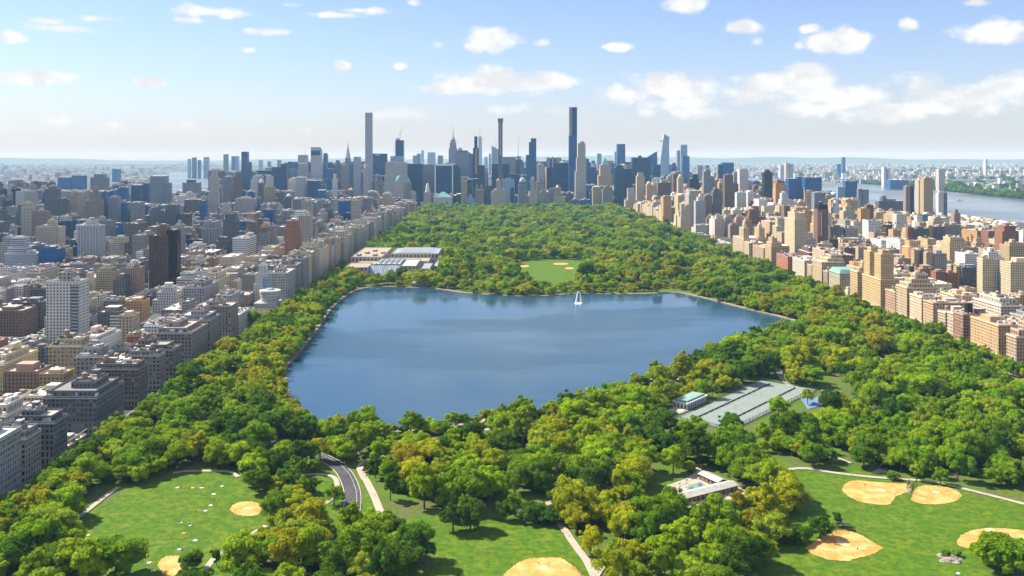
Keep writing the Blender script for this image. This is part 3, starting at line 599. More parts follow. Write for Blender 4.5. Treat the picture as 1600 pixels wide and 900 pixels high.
# --- inner towers and the skyline: label, depth Y, thickness D, style, lowest visible px, tiers [(px0,px1,pytop[,style])...], extras
def tower(label, Y, D, st, vis, tiers, ex=(), cat='tower', name='tower'):
    xa, xb = min(t_[0] for t_ in tiers), max(t_[1] for t_ in tiers); X0, X1 = PX(xa, Y), PX(xb, Y)
    E = empty(name, ((X0 + X1) / 2, Y, 0)); o_ = ((X0 + X1) / 2, Y, 0); done = []; r = random.Random(seed()); wmax = xb - xa
    rf = roofst(r)
    for i, t_ in enumerate(sorted(tiers, key=lambda q: -q[2])):
        s_ = jit(ST[t_[3]] if len(t_) > 3 else ST[st], r, .04); a, b_ = PX(t_[0], Y), PX(t_[1], Y); z1 = PZ(t_[2], Y); z0 = 0
        for (pa, pb, pz) in done:
            if min(b_, pb) - max(a, pa) > .6 * (b_ - a): z0 = max(z0, pz)
        d = D * max(.35, min(1, (b_ - a) / (X1 - X0) + .12)); c = Y + (D - d) * .3 + .3 * i
        m = MB(*o_)
        m.box(a, b_, c, c + d, z0, z1, s_, roof=rf)
        if Y < 2600: parapet(m, a, b_, c - .02, c + d, z1, PLAINF(s_[0]))
        m.build('shaft' if z0 == 0 else 'setback', E); done.append((a, b_, z1))
        if Y < 3400 and b_ - a > 9 and d > 9:
            m = MB(*o_); w4 = (b_ - a) * r.uniform(.2, .33); m.box(a + w4, b_ - w4, c + d * .25, c + d * .75, z1 + .02, z1 + r.uniform(3, 6), PLAINF([min(.7, q * 1.1) for q in s_[0]]), roof=rf); m.build('bulkhead', E)
            m = MB(*o_); clutter(m, a, b_, c, c + d, z1, r, 6); (m.f and m.build('roof_unit', E, 'stuff'))
    for e_ in ex:
        m = MB(*o_); k = e_[0]
        if k == 'mast':
            z0, z1 = PZ(e_[2], Y), PZ(e_[3], Y); m.lathe(PX(e_[1], Y), Y + D * .4, [(e_[4], z0), (e_[4] * .35, z1)], PLAINF((.30, .31, .33)), 6); m.build('mast', E)
        elif k in ('pyr', 'dome'):
            a, b_, z0, z1 = PX(e_[1], Y), PX(e_[2], Y), PZ(e_[3], Y), PZ(e_[4], Y); c = Y + D * .3; 
            if k == 'pyr': m.frustum(a, b_, Y + .5, Y + .5 + max(b_ - a, D * .6), z0, z1, .08, PLAINF(e_[5])); m.build('pyramid_roof', E)
            else:
                rr = (b_ - a) / 2; hh = z1 - z0; m.lathe((a + b_) / 2, Y + D * .5, [(rr * math.cos(q * .1571) ** (1.0), z0 + hh * math.sin(q * .1571)) for q in range(11)], PLAINF(e_[5]), 14); m.build('dome', E)
        elif k == 'slant':                      # wedge crown: heights at left and right px
            a, b_ = PX(e_[1], Y), PX(e_[2], Y); zb, zl, zr = PZ(e_[3], Y), PZ(e_[4], Y), PZ(e_[5], Y); s_ = ST[e_[6]] if len(e_) > 6 else ST[st]; c, d = Y + .6, Y + D * .9
            m.face([(a, c, zb), (b_, c, zb), (b_, c, zr), (a, c, zl)], s_, 0, [(0, zb), (b_ - a, zb), (b_ - a, zr), (0, zl)]); m.face([(b_, d, zb), (a, d, zb), (a, d, zl), (b_, d, zr)], s_, 0, [(0, zb), (b_ - a, zb), (b_ - a, zr), (0, zl)])
            m.face([(b_, c, zb), (b_, d, zb), (b_, d, zr), (b_, c, zr)], s_); m.face([(a, d, zb), (a, c, zb), (a, c, zl), (a, d, zl)], s_); m.face([(a, c, zl), (b_, c, zr), (b_, d, zr), (a, d, zl)], s_); m.build('sloped_crown', E)
        elif k == 'fslant':                     # crown sloping front to back
            a, b_ = PX(e_[1], Y), PX(e_[2], Y); zb, zt = PZ(e_[3], Y), PZ(e_[4], Y); s_ = ST[e_[5]]; c, d = Y + .6, Y + D
            m.face([(a, c, zb), (b_, c, zb), (b_, c, zt), (a, c, zt)], s_, 0, [(0, zb), (b_ - a, zb), (b_ - a, zt), (0, zt)]); m.face([(a, c, zt), (b_, c, zt), (b_, d, zb), (a, d, zb)], PLAINF((.5, .5, .5)), 1)
            m.face([(b_, c, zb), (b_, d, zb), (b_, c, zt)], s_); m.face([(a, d, zb), (a, c, zb), (a, c, zt)], s_); m.build('sloped_crown', E)
        elif k == 'band':                       # a panel standing proud of the front
            m.box(PX(e_[1], Y), PX(e_[2], Y), Y - .6, Y - .05, PZ(e_[4], Y), PZ(e_[3], Y), ST[e_[5]] if isinstance(e_[5], str) else PLAINF(e_[5])); m.build('facade_band', E)
        elif k == 'taper':                      # glass prism that narrows upward, px: bottom x0 x1 y, top x0 x1 y
            s_ = ST[e_[7]]; A = [PX(e_[1], Y), PX(e_[2], Y), PZ(e_[3], Y)]; B = [PX(e_[4], Y), PX(e_[5], Y), PZ(e_[6], Y)]; c, d, c2, d2 = Y, Y + D, Y + D * .2, Y + D * .8
            lo = [(A[0], c, A[2]), (A[1], c, A[2]), (A[1], d, A[2]), (A[0], d, A[2])]; hi_ = [(B[0], c2, B[2]), (B[1], c2, B[2]), (B[1], d2, B[2]), (B[0], d2, B[2])]
            for q in range(4):
                j = (q + 1) % 4; L_ = math.dist(lo[q], lo[j]); m.face([lo[q], lo[j], hi_[j], hi_[q]], s_, 0, [(0, A[2]), (L_, A[2]), (L_, B[2]), (0, B[2])])
            m.face(hi_, s_, 1); m.build('shaft', E)
        elif k == 'crane':
            X, z0, z1 = PX(e_[1], Y), PZ(e_[2], Y), PZ(e_[3], Y); ms_ = PLAINF((.42, .40, .38)); m.box(X - 1, X + 1, Y + 4, Y + 6, z0, z0 + (z1 - z0) * .4, ms_, mi=1)
            q = z0 + (z1 - z0) * .4; m.face([(X - 1, Y + 4, q), (X + 1, Y + 4, q), (X + (e_[4]) + 1, Y + 5, z1), (X + e_[4], Y + 5, z1)], ms_, 1); m.face([(X - 7, Y + 5, q), (X, Y + 4, q), (X, Y + 4, q + 2), (X - 7, Y + 5, q + 2)], ms_, 1); m.build('crane', E)
    tag(E, label, cat); FOOT.append((X0, X1, Y, Y + D)); KEEP.append((xa, xb, Y, vis)); NB.append((E, (xa + xb) / 2, min(t_[2] for t_ in tiers) + 4, dict(h=0, labelled=True)))
    return E
T = tower
CU = (.22, .42, .36); GOLD = (.55, .33, .12); WH = (.7, .69, .66); LI = (.52, .46, .38)
# left side, near to far
T('pale grey 25 storey tower with corner balconies standing alone on the left', 985, 26, 'grey', 530, [(72, 123, 441, 'white'), (88, 108, 428, 'conc')], [('band', 111, 123, 446, 540, 'hstrg')])
T('tall black-brown residential tower with ribbed walls, darkest on the left', 1390, 34, 'vstrb', 452, [(232, 262, 369, 'vstrb'), (260, 275, 362, 'black'), (243, 258, 357, (  'brown'))])  # black shaft: shade of the west face put into its colour
T('white striped apartment slab with pale vertical piers, upper left', 1700, 30, 'vstr', 405, [(121, 154, 353), (132, 146, 345, 'white')])
T('beige slab with blank side wall right of the white striped slab', 1780, 26, 'lime', 405, [(169, 187, 380), (176, 194, 372, 'cream')])
T('broad grey-beige block with white roof hut near the left edge', 1880, 30, 'lime', 385, [(55, 92, 355), (72, 84, 346, 'cream')])
T('dark teal slab between two pale blocks, upper left', 2000, 30, 'teal', 375, [(86, 110, 346), (96, 105, 339, 'lime')])
T('grey-beige twin-shaft tower right of the white striped slab', 2050, 30, 'grey', 372, [(150, 172, 346), (152, 160, 340, 'lime')])
T('grey tower with crown-like terraces near the left edge', 2250, 30, 'lime', 372, [(31, 49, 324), (33, 47, 318, 'cream'), (49, 72, 331, 'rose')])
T('slate blue tall tower with rounded shoulders, upper left', 2600, 36, 'dgrey', 340, [(69, 96, 310, 'dgrey'), (69, 87, 295, 'dgrey'), (73, 84, 291, 'dgrey')])
T('brick tower with set-back pinnacle, upper left', 2700, 30, 'rose', 345, [(134, 156, 313), (139, 153, 300), (143, 150, 292)])
T('grey-blue slender slab right of the brick pinnacle tower', 2750, 30, 'vstrg', 350, [(169, 183, 308)])
T('blue glass slab beside the slender grey slab, upper left', 2800, 30, 'blue', 350, [(184, 199, 316)])
T('dark blue glass plate, left of two standing before the river', 3800, 40, 'dark', 318, [(205, 219, 289)])
T('dark blue glass plate, right of two standing before the river', 3850, 40, 'dark', 318, [(222, 232, 286)])
T('large grey brick hospital-like tower in front of the wide river', 3600, 60, 'vstrg', 322, [(234, 256, 275), (250, 263, 286)])
T('wide blue glass apartment pair across the near river arm', 4600, 50, 'blue', 300, [(89, 110, 277), (111, 131, 274), (118, 126, 280, 'pale')])
T('broad stepped blue-grey slab across the near river arm', 4700, 50, 'dgrey', 300, [(141, 165, 277), (146, 162, 272), (153, 170, 292)])
T('lone blue office tower beyond the river on the left', 7000, 60, 'blue', 288, [(175, 184, 264)])
T('slim beige round-topped tower standing before the wide river', 2900, 30, 'lime', 336, [(326, 339, 300), (327, 338, 275), (329, 337, 266)])
T('tall black-blue glass tower, first high one left of midtown', 5000, 36, 'dark', 300, [(377, 386.5, 237)])
T('teal glass tower stepping down beside the tall black-blue one', 5050, 36, 'teal', 300, [(386.8, 391, 253)])
T('grey tower with dark centre bay before the river', 3500, 36, 'vstrg', 305, [(285, 310, 285), (291, 303, 281, 'dark')])
T('white hospital blocks with flat roofs under the river', 3000, 40, 'white', 322, [(278, 300, 306), (289, 298, 301)])
T('dark blank block in front of the white hospital blocks', 2700, 40, 'dgrey', 335, [(288, 310, 312)])
T('dark blue round-topped tower in the shaded middle left', 2450, 30, 'dgrey', 355, [(234, 250, 330), (237, 247, 325)])
T('bluish slab right of the round-topped tower in the shade', 2500, 30, 'dgrey', 355, [(258, 275, 321)])
T('cream grey wide apartment slab below the tall black-blue tower', 2900, 36, 'lime', 335, [(367, 397, 310)])
T('grey tower right of the slim round-topped one', 3300, 36, 'vstrg', 320, [(349, 361, 276)])
T('brownish tower with small crown, second right of the slim round-topped one', 3250, 36, 'brown', 320, [(365, 375, 275), (367, 373, 270)])
T('slender tower with orange gold top standing above the left roofs', 1750, 22, 'brown', 388, [(402, 420, 385, 'lime'), (403, 419, 365, 'grey'), (404.5, 417.5, 357, 'brown'), (408, 416, 352, 'orange')])
T('white stepped tower with blue glass corner by the spiral museum', 1330, 26, 'white', 462, [(396, 426, 445), (399, 424, 428), (403, 414, 416)], [('band', 411, 424, 434, 470, 'pale')])
T('white terraced apartment house stepping back on the left', 1230, 30, 'white', 485, [(238, 280, 470), (244, 274, 458), (249, 268, 450), (255, 263, 446)])
T('beige tall apartment house left of the black-brown tower', 1330, 26, 'cream', 462, [(150, 177, 425), (154, 172, 420)])
T('dark brick apartment house between two beige ones left of the black-brown tower', 1290, 26, 'dgrey', 470, [(177, 195, 438), (180, 192, 434)])
T('rosy tall apartment house beside the black-brown tower', 1310, 30, 'rose', 465, [(193, 214, 420), (197, 208, 414, 'white')])
T('orange brick apartment house with dark mansard on the left', 1120, 26, 'orange', 505, [(195, 222, 472)])
T('beige narrow apartment house with cornice below the orange brick one', 1030, 22, 'cream', 525, [(185, 207, 494)])
T('dark grey office block with white flank on the left', 1060, 30, 'dgrey', 520, [(152, 187, 489)], [('band', 172, 187, 491, 525, 'hstr')])
T('white slab with ribbon windows at the left edge, upper', 1650, 40, 'hstr', 420, [(6, 56, 397), (10, 36, 388), (14, 34, 373)])
T('blue fronted school block beside the ribbon-window slab', 1600, 30, 'blue', 415, [(60, 90, 390), (61, 74, 388)])
T('grey slab with dark flank at the left edge, behind the lone pale tower', 1100, 30, 'dgrey', 530, [(27, 64, 474)])
T('wide brown-grey brick block with reddish roof at the left edge', 1000, 34, 'brown', 535, [(-20, 34, 487)])
T('white gridded low block in the middle left', 1850, 26, 'white', 390, [(295, 317, 383)])
T('small white house with blue glass front in the middle left', 1820, 26, 'white', 395, [(321, 336, 386)], [('band', 323, 334, 386, 405, 'blue')])
T('brown grey brick block with pale hut, behind the second dark front house', 800, 26, 'rose', 620, [(6, 58, 582)])
T('yellow-beige corner house with big windows behind the left front', 790, 22, 'tan', 620, [(61, 99, 586)], )
T('dark windowless garage-like slab behind the yellow-beige corner house', 905, 14, 'dgrey', 560, [(50, 70, 545)])
# midtown skyline
T('broad dark blue glass slab with stepped top, left end of midtown', 4200, 50, 'dark', 300, [(424, 448, 261), (438, 448, 256)])
T('low wide dark blue office slab left of the stepped one', 4350, 50, 'dark', 275, [(403, 424, 266)])
T('violet grey block right of the broad dark blue slab', 4600, 40, 'vstrg', 280, [(448, 457, 264)])
T('tower with white fluted crown over a tan body', 3200, 28, 'lime', 320, [(412, 428, 292, 'tan'), (415, 425, 275, 'white')])
T('blue tower with white domed top beside the fluted crown', 3300, 28, 'dgrey', 310, [(403, 411, 286)], [('dome', 403.5, 410.5, 286, 280, WH)])
T('pale grey office tower with horizontal band and thin mast', 4300, 40, 'vstrg', 278, [(465.5, 479, 242, 'vstr')], [('mast', 476, 242, 230, .7), ('band', 465.5, 479, 254, 256, WH)])
T('white banded office slab in front of the masted grey tower', 3700, 40, 'hstr', 312, [(462, 476, 277)])
T('silver banded tower with slanted roof and dark band near its top', 4250, 46, 'hstr', 282, [(485.5, 501, 236)], [('fslant', 485.5, 501, 236, 230, 'hstr'), ('band', 486.2, 500, 235.5, 242.5, 'dark')])
T('slim bluish tower right of the slant-roofed silver tower', 4800, 36, 'blue', 280, [(505, 511, 241), (506, 510, 239)])
T('blue glass block behind the slim bluish tower', 4600, 40, 'blue', 300, [(511, 521, 263)])
T('narrow steel blue tower left of the stainless spire', 5200, 36, 'dgrey', 280, [(524, 530, 252), (525, 529, 250)])
Ch = T('art deco tower with scalloped steel crown and needle spire', 5000, 34, 'vstrg', 258, [(533, 553, 272), (537, 549, 257), (538.8, 547.2, 247)], [])
m_ = MB(*Ch.location); xc, yc = PX(543, 5000), 5012
m_.lathe(xc, yc, [(14.5, PZ(247, 5000)), (12, PZ(242, 5000)), (8, PZ(236, 5000)), (4.5, PZ(231, 5000)), (2, PZ(227, 5000)), (.3, PZ(220, 5000))], PLAINF((.42, .42, .44)), 8); m_.build('steel_crown', Ch)
T('wide blue office slab with reddish hoarding before the stainless spire', 4750, 40, 'blue', 300, [(545, 553, 257), (532, 546, 258, 'rose')])
T('white vertical-striped tower left of the tallest white grid tower', 3900, 36, 'vstr', 310, [(552.5, 562.5, 245)])
T('very slender white square tower with grid of windows, tallest on the left of midtown', 3900, 28.5, 'grid', 300, [(570.5, 581, 176)])
T('slender white tower below the stainless spire', 3600, 26, 'white', 312, [(519, 526, 280), (520.5, 524.5, 272)])
T('grey tower with orange pyramid cap', 3450, 24, 'dgrey', 312, [(543, 551.5, 297)], [('pyr', 543, 551.5, 297, 293, GOLD)])
T('rounded blue glass block below the slant-roofed tower', 3500, 36, 'blue', 315, [(496, 508, 297)])
T('dark blue glass slab below the slant-roofed tower', 3650, 40, 'dark', 312, [(481, 496, 282)])
T('dark slab capped by small white dome, lower midtown left', 3000, 26, 'dgrey', 330, [(445, 455, 307)], [('dome', 446, 454, 307, 303, WH)])
T('slim limestone tower with pointed cap before the white grid tower', 3700, 22, 'lime', 310, [(567.5, 573.5, 262)], [('dome', 568, 573, 262, 255, LI)])
T('wide dark slab with faint sign behind the white grid tower', 4700, 40, 'dark', 275, [(582, 604, 240)], [('band', 587, 594, 241.2, 242.8, (.5, .55, .6))])
T('unfinished dark glass tower with tapered top and crane', 5000, 46, 'dark', 250, [(610, 630.5, 244, 'pale'), (617.5, 630.5, 219), (618.5, 624, 216, 'conc')], [('crane', 625, 216, 197, 14), ('mast', 615, 245, 224, 1.2)])
T('huge white vertical-ribbed marble office slab left of the park end', 3760, 50, 'vstr', 302, [(602, 635, 253.5)])
T('stone hotel tower with green domed turret at the park corner', 3670, 24, 'lime', 312, [(615, 631, 297), (617, 629.5, 283)], [('dome', 618, 628.5, 283, 274.5, CU)])
T('grey hotel tower with steep pointed roof right of the green turret', 3680, 24, 'grey', 315, [(632, 642, 285)], [('pyr', 633, 641, 285, 276, (.32, .33, .36))])
T('dark blue glass slab right of the white marble slab', 3950, 50, 'dark', 300, [(635, 660, 256)])
T('grey limestone slab left of the white-framed black tower', 4250, 50, 'vstrg', 305, [(660, 679, 257)])
T('white stepped apartment house at the left end of the park edge', 3350, 40, 'cream', 325, [(593, 616, 309), (597, 611, 303)])
T('stone tower with white cupola at the far park edge', 3690, 20, 'lime', 322, [(657, 675, 316), (662, 673, 300)], [('dome', 664.5, 671, 300, 286, WH)])
T('black glass tower framed by white travertine edges', 3850, 36, 'dark', 300, [(679, 708, 256)], [('band', 679, 681, 256, 316, WH), ('band', 706.2, 708, 256, 316, WH), ('band', 681, 706.2, 256, 259, WH)])
T('white grand hotel with green mansard roof at the far park edge', 3672, 40, 'white', 325, [(677, 706, 308)], [('pyr', 678, 705, 308, 300, (.16, .33, .30))])
T('dark teal slab with rounded corner right of the white-framed tower', 3900, 40, 'teal', 305, [(708, 720, 261), (708, 717, 258)])
Es = T('grey stone skyscraper with tiered crown and tall antenna mast', 5800, 50, 'vstrg', 255, [(699, 716, 262), (701, 714.2, 232), (702.5, 712.8, 223), (704, 711.5, 218)], [('dome', 705, 710.6, 218, 213, (.40, .40, .43)), ('mast', 707.8, 214, 203, 3.2), ('mast', 707.8, 204, 194, 1.2)])
T('grey slab with darker hat storey right of the antenna skyscraper', 4500, 46, 'vstrg', 278, [(711, 735, 238), (714, 731, 235, 'dgrey')])
T('blue glass slab beside the grey hat-storey slab', 4400, 40, 'blue', 282, [(734, 741, 240)])
T('slim black tower under construction with orange hoist stripe', 4100, 26, 'black', 285, [(739, 748, 231), (741, 746, 213)], [('band', 742.2, 745.8, 232, 272, (.50, .20, .12))])
T('pale far glass obelisk with spire behind the orange-striped tower', 10400, 60, 'pale', 262, [(747.4, 753, 215)], [('taper', 747.4, 753, 262, 748.4, 752.2, 213, 'pale'), ('mast', 749.6, 213, 199, 3)])
T('wide dark glass block below the orange-striped tower', 3920, 40, 'dark', 300, [(740, 757, 279), (747, 757, 258)])
T('tan brick shaft with orange cap at the far park edge', 3690, 22, 'tan', 318, [(720.5, 730, 282)])
T('dark slab right of the tan orange-capped shaft', 3720, 26, 'dark', 318, [(730, 737, 280)])
T('stone apartment house with two pink turrets at the far park edge', 3668, 26, 'rose', 322, [(742.5, 756, 296), (743.5, 747, 289), (750.5, 754, 289)])
T('pale low glassy house left of the twin pink turrets', 3664, 22, 'pale', 324, [(729.5, 742, 309), (733, 738, 304)])
T('pale glass tower with faceted slanted top and spire', 5300, 50, 'pale', 262, [(768, 779, 236)], [('slant', 768, 779, 236, 227, 234, 'pale'), ('mast', 775, 234, 216, 1.6)])
T('extremely slim dark tower with machinery on top, centre of skyline', 3900, 20, 'dgrey', 282, [(778.7, 785.3, 190), (778.9, 784.8, 187, 'vstrg')], [('band', 777.8, 786.2, 185, 191, (.20, .17, .12)), ('mast', 784, 187, 183, .8), ('mast', 780.4, 187, 184, .8), ('band', 780.6, 783.4, 192, 243, 'conc')])
T('brown-grey slab behind the slim machinery-topped tower', 4600, 50, 'vstrg', 280, [(785.5, 806, 245)])
T('dark glass slab left of the slim machinery-topped tower', 4020, 40, 'dark', 298, [(768, 778.6, 256)])
T('dark glass slab right of the slim machinery-topped tower', 4000, 40, 'dark', 298, [(785.4, 796, 256)])
T('teal glass block with tall red-tipped antenna', 5200, 50, 'teal', 275, [(806, 817, 250), (807, 814, 244, 'rose')], [('mast', 810, 245, 214, 1.6)])
T('broad black glass block below the antenna block', 3950, 40, 'dark', 305, [(797, 813, 272)])
T('blue rippling glass tower with stepped curved top', 3920, 26, 'blue', 300, [(822, 834, 242), (826.5, 834, 222), (829.5, 838, 216)])
T('pale slab with dark vertical opening at the far park edge', 3760, 30, 'pale', 320, [(785, 804, 280), (790, 798, 278)], [('band', 797.5, 803, 293, 318, 'dark')])
T('stepped stone hotel with orange lantern top at the far park edge', 3666, 26, 'lime', 322, [(767, 790, 300), (771, 787, 296), (775.5, 783, 283)], [('dome', 776, 782, 283, 279, GOLD)])
T('ornate grey tower with crown and white needle at the far park edge', 3668, 24, 'vstrg', 322, [(810, 823.5, 288), (811.5, 822, 284)], [('dome', 811.5, 822, 284, 277, (.45, .48, .5)), ('mast', 815, 279, 252, 1.0)])
T('stepped pale stone tower with peaked roof at the far park edge', 3670, 24, 'lime', 322, [(826.5, 840, 306), (828.5, 837, 296), (829.5, 836, 280)], [('pyr', 829.8, 835.8, 280, 275, (.40, .34, .30))])
T('grey stone house right of the peaked stone tower', 3720, 26, 'grey', 320, [(838, 850, 284), (842, 848, 279)])
T('dark tower with white skeletal crown left of the supertall', 4300, 40, 'dark', 300, [(854.5, 877, 247)], [('band', 855, 859, 245.5, 262, 'vstr'), ('band', 862, 866, 245, 262, 'vstr'), ('band', 869, 876, 246, 252, 'vstr')])
T('dark glass block with small green pyramid left of the supertall', 4100, 44, 'dark', 302, [(865, 888, 254)], [('pyr', 874, 883, 254, 250.5, CU)])
T('supertall blue glass tower, highest of all, with bare concrete strip and crane', 3900, 30, 'blue', 297, [(889, 901.6, 212), (890, 901.6, 167.5, 'dark')], [('band', 889.6, 894, 168, 212, 'conc'), ('mast', 900.2, 168, 157, .9), ('band', 900.9, 902.6, 170, 172, (.4, .38, .36))])
T('cream limestone tower with stepped crown right of the supertall', 3790, 28, 'vstr', 312, [(899, 916, 268, 'lime'), (901, 916, 247, 'lime'), (903, 915, 224, 'lime'), (906, 913, 221, 'lime')])
T('tan rounded house with small dome at the far park edge under the supertall', 3668, 26, 'tan', 322, [(865, 884, 307, 'cream'), (866.5, 877, 293)], [('dome', 869, 874, 293, 289, WH)])
T('grey stone twin-shaft house at the far park edge', 3672, 24, 'grey', 322, [(843, 857, 300), (846, 853, 296), (858, 865, 294)])
T('pale blue slab far behind the domed brick tower', 5900, 40, 'pale', 265, [(933, 940, 240)])
T('pink brick office tower with green copper pyramid roof', 4300, 44, 'pink', 292, [(935, 957, 274), (938, 954, 258)], [('pyr', 940, 952, 258, 246.5, CU), ('mast', 946, 247, 243, .8)])
T('blue glass tower right of the copper pyramid', 5400, 44, 'blue', 258, [(964.5, 977, 225)])
T('thin pale tower left of the blue glass tower', 6000, 40, 'pale', 255, [(960.5, 964, 237)])
T('dark teal faceted glass tower beside its black twin', 3780, 34, 'teal', 310, [(960, 975, 262), (963, 973, 258)])
T('black glass tower, right of the dark teal faceted one', 3800, 34, 'dark', 308, [(975.5, 988, 264)])
T('wide dark glass wall with black centre stripe, right part of midtown', 4600, 50, 'dark', 290, [(988, 1016, 246), (998.5, 1003, 243, 'black')])
T('blue slab right of the cream limestone tower', 4400, 40, 'blue', 290, [(916, 932, 261), (916, 920.5, 248)])
T('tan house with green roof at the right end of the far park edge', 3700, 26, 'tan', 315, [(926, 940, 292)], [('pyr', 926, 940, 292, 290, CU)])
T('beige limestone tower with stepped top where the right front begins', 3450, 30, 'lime', 318, [(977, 998, 313), (981, 992, 294)])
T('slim bright limestone tower above the start of the right front', 3500, 26, 'cream', 310, [(995, 1007.5, 275), (997, 1005.5, 270)])
T('pinkish slim tower with round arched top', 3300, 22, 'pink', 312, [(1010.5, 1018.5, 288)], [('dome', 1010.8, 1018.2, 288, 283, LI)])
T('blue glass tower with sharp triangular peak', 5500, 50, 'dark', 275, [(1012, 1027, 246)], [('slant', 1013, 1027, 246, 245, 236.5, 'blue')])
T('dark blue block right of the triangular peak', 5000, 44, 'dark', 280, [(1020.5, 1032, 257)])
T('tall tapering pale blue tower with jutting deck and slanted white top', 6300, 60, 'pale', 275, [(1030, 1046, 268)], [('taper', 1030, 1046, 268, 1037, 1046, 216, 'pale'), ('slant', 1037, 1046, 216, 209, 214, 'pale'), ('band', 1030, 1038, 219.5, 221, (.6, .62, .65))])
T('thin dark tower left of the curved pale glass tower', 6000, 40, 'vstrg', 268, [(1058.5, 1062.5, 235)])
T('curved pale glass tower with notched top', 6100, 40, 'pale', 268, [(1063.5, 1074, 236), (1064, 1074, 226)])
T('blue glass slab in front of the curved pale tower', 5800, 40, 'blue', 290, [(1066.5, 1077.5, 244)])
T('brown apartment slab with pale roof, wide, near the right front start', 3450, 36, 'brown', 308, [(1028, 1048, 285), (1033, 1044, 281, 'cream')])
T('orange-tan apartment tower glowing on the right front', 2800, 26, 'orange', 352, [(1035.5, 1050, 338), (1036.5, 1049, 307)])
T('grey brown shaft left of the round-topped tower', 3400, 26, 'brown', 295, [(1052, 1060, 271)])
T('beige round-topped tower on the right side of midtown', 3300, 24, 'lime', 305, [(1059.5, 1068, 278)], [('dome', 1060, 1067.5, 278, 272, LI)])
T('dark brown stepped tower right of the round-topped one', 3500, 30, 'black', 298, [(1078, 1092, 279), (1083, 1091, 272)])
T('grey tower with stepped gothic crown', 3300, 30, 'vstrg', 305, [(1099.5, 1117, 276), (1100, 1111, 268), (1104, 1110, 265)])
T('yellow stone twin-shaft apartment house on the right front', 2540, 26, 'cream', 372, [(1063.5, 1079, 340), (1065, 1070.5, 320), (1072.5, 1078.5, 321)])
T('bright white ribbed slab behind the right front', 2680, 26, 'vstr', 352, [(1087, 1102.5, 314), (1091, 1101, 308, 'white')])
T('dark grey slab with pale left edge right of the white ribbed slab', 2800, 26, 'dgrey', 338, [(1114, 1127.5, 299), (1116, 1124, 295)])
T('broad blue glass block before the right river', 4300, 50, 'blue', 280, [(1124, 1129.8, 257, 'dark'), (1130, 1147, 254)])
T('brown brick tower with stepped shoulder on the right', 2950, 30, 'brown', 328, [(1132.5, 1146, 273), (1146, 1154.5, 287)])
T('grey slab behind the brown brick tower', 3600, 30, 'grey', 300, [(1147, 1156, 269)])
T('white concrete ribbed tower on the right', 3300, 30, 'white', 300, [(1155.5, 1169, 264)])
T('white lattice slab in front of the white ribbed tower', 2850, 26, 'white', 328, [(1151.5, 1166, 301)])
T('black-brown balcony tower standing tall on the right', 3250, 28, 'black', 312, [(1194, 1207, 269), (1197, 1204, 266)])
T('copper brown brick tower with roof knob on the right', 2900, 26, 'orange', 320, [(1212, 1226, 286), (1215, 1221, 281, 'brick')])
T('white stepped hospital block right of the copper brown tower', 2700, 30, 'white', 322, [(1221, 1240, 312), (1222, 1232, 302)])
T('blue-green glass apartment row, left block', 3600, 40, 'blue', 315, [(1232, 1255, 279), (1246, 1256, 276)])
T('blue-green glass apartment row, right block', 3560, 40, 'blue', 312, [(1258, 1284, 277)])
T('tower under construction with yellow top deck and red hoist', 2850, 24, 'conc', 325, [(1260, 1272.5, 299)], [('band', 1260.5, 1272, 298, 302, (.55, .38, .06)), ('band', 1257.5, 1259.5, 297, 325, (.55, .10, .06)), ('crane', 1257, 299, 285, -10)])
T('tan grey ribbed slab right of the construction tower', 2650, 26, 'vstrg', 330, [(1272.5, 1290, 301)])
T('red and white striped brick tower with dark crown on the right', 1880, 24, 'brick', 368, [(1277.5, 1294, 328, 'brown'), (1279, 1293, 320, 'black')], [('band', 1278, 1281.5, 330, 368, (.50, .16, .12)), ('band', 1282.5, 1284, 330, 368, (.6, .55, .5))])
T('blue-white glass pyramid-like block near the river bend', 3700, 40, 'pale', 312, [(1310, 1322, 292), (1322, 1340, 283, 'blue')])
T('tower pair of grey slabs beyond the low roofs, near the river', 3400, 30, 'vstrg', 310, [(1342, 1348, 295), (1349, 1358, 296)])
T('brown and dark slab tower by the river', 2900, 26, 'rose', 335, [(1416, 1423, 291), (1423.5, 1429, 292, 'black')])
T('tall beige tower by the river, left of a joined pair', 3000, 28, 'lime', 330, [(1435.5, 1443, 281)])
T('tall beige tower by the river, right of a joined pair', 2960, 28, 'tan', 330, [(1443.5, 1458, 280), (1445, 1456, 277.5)])
T('white and blue-grey tower by the river', 2900, 26, 'white', 330, [(1467, 1475, 301), (1475, 1481, 301, 'dgrey')])
T('long dark slab with arched dome behind it near the river', 2850, 26, 'dgrey', 328, [(1373, 1411, 314)], [('dome', 1377, 1388, 314, 305, (.12, .12, .14))])
T('brick pyramidal stepped house near the river', 2500, 30, 'brick', 345, [(1318, 1336, 330, 'cream'), (1322, 1332, 323, 'cream'), (1325, 1329, 318, 'cream')])
T('brick tower with pointed top alone at the river bank', 2300, 18, 'rose', 348, [(1491, 1501, 334), (1493, 1498, 328)])
T('salmon brick slab before the river, mid right', 2200, 26, 'orange', 345, [(1345.5, 1360, 327), (1355, 1366, 321, 'brown')])
T('blue grey twin slabs in the shade, mid right', 2000, 26, 'dgrey', 375, [(1298, 1320, 356), (1322, 1341, 357, 'grey')])
T('red brick slab with dark flank, mid right', 1850, 24, 'brick', 375, [(1420, 1429, 357), (1429, 1452, 358, 'dgrey')])
T('tan slab with dark flank, mid right', 1900, 24, 'tan', 372, [(1452, 1460, 354), (1460, 1478, 355, 'dgrey')])
T('tall tan slab with wide grey flank, mid right', 1950, 24, 'tan', 372, [(1477, 1484, 351), (1484, 1502, 352, 'grey')])
T('plum red brick tower with stepped top at the right', 1700, 26, 'brick', 382, [(1566, 1592, 362), (1570, 1588, 354)])
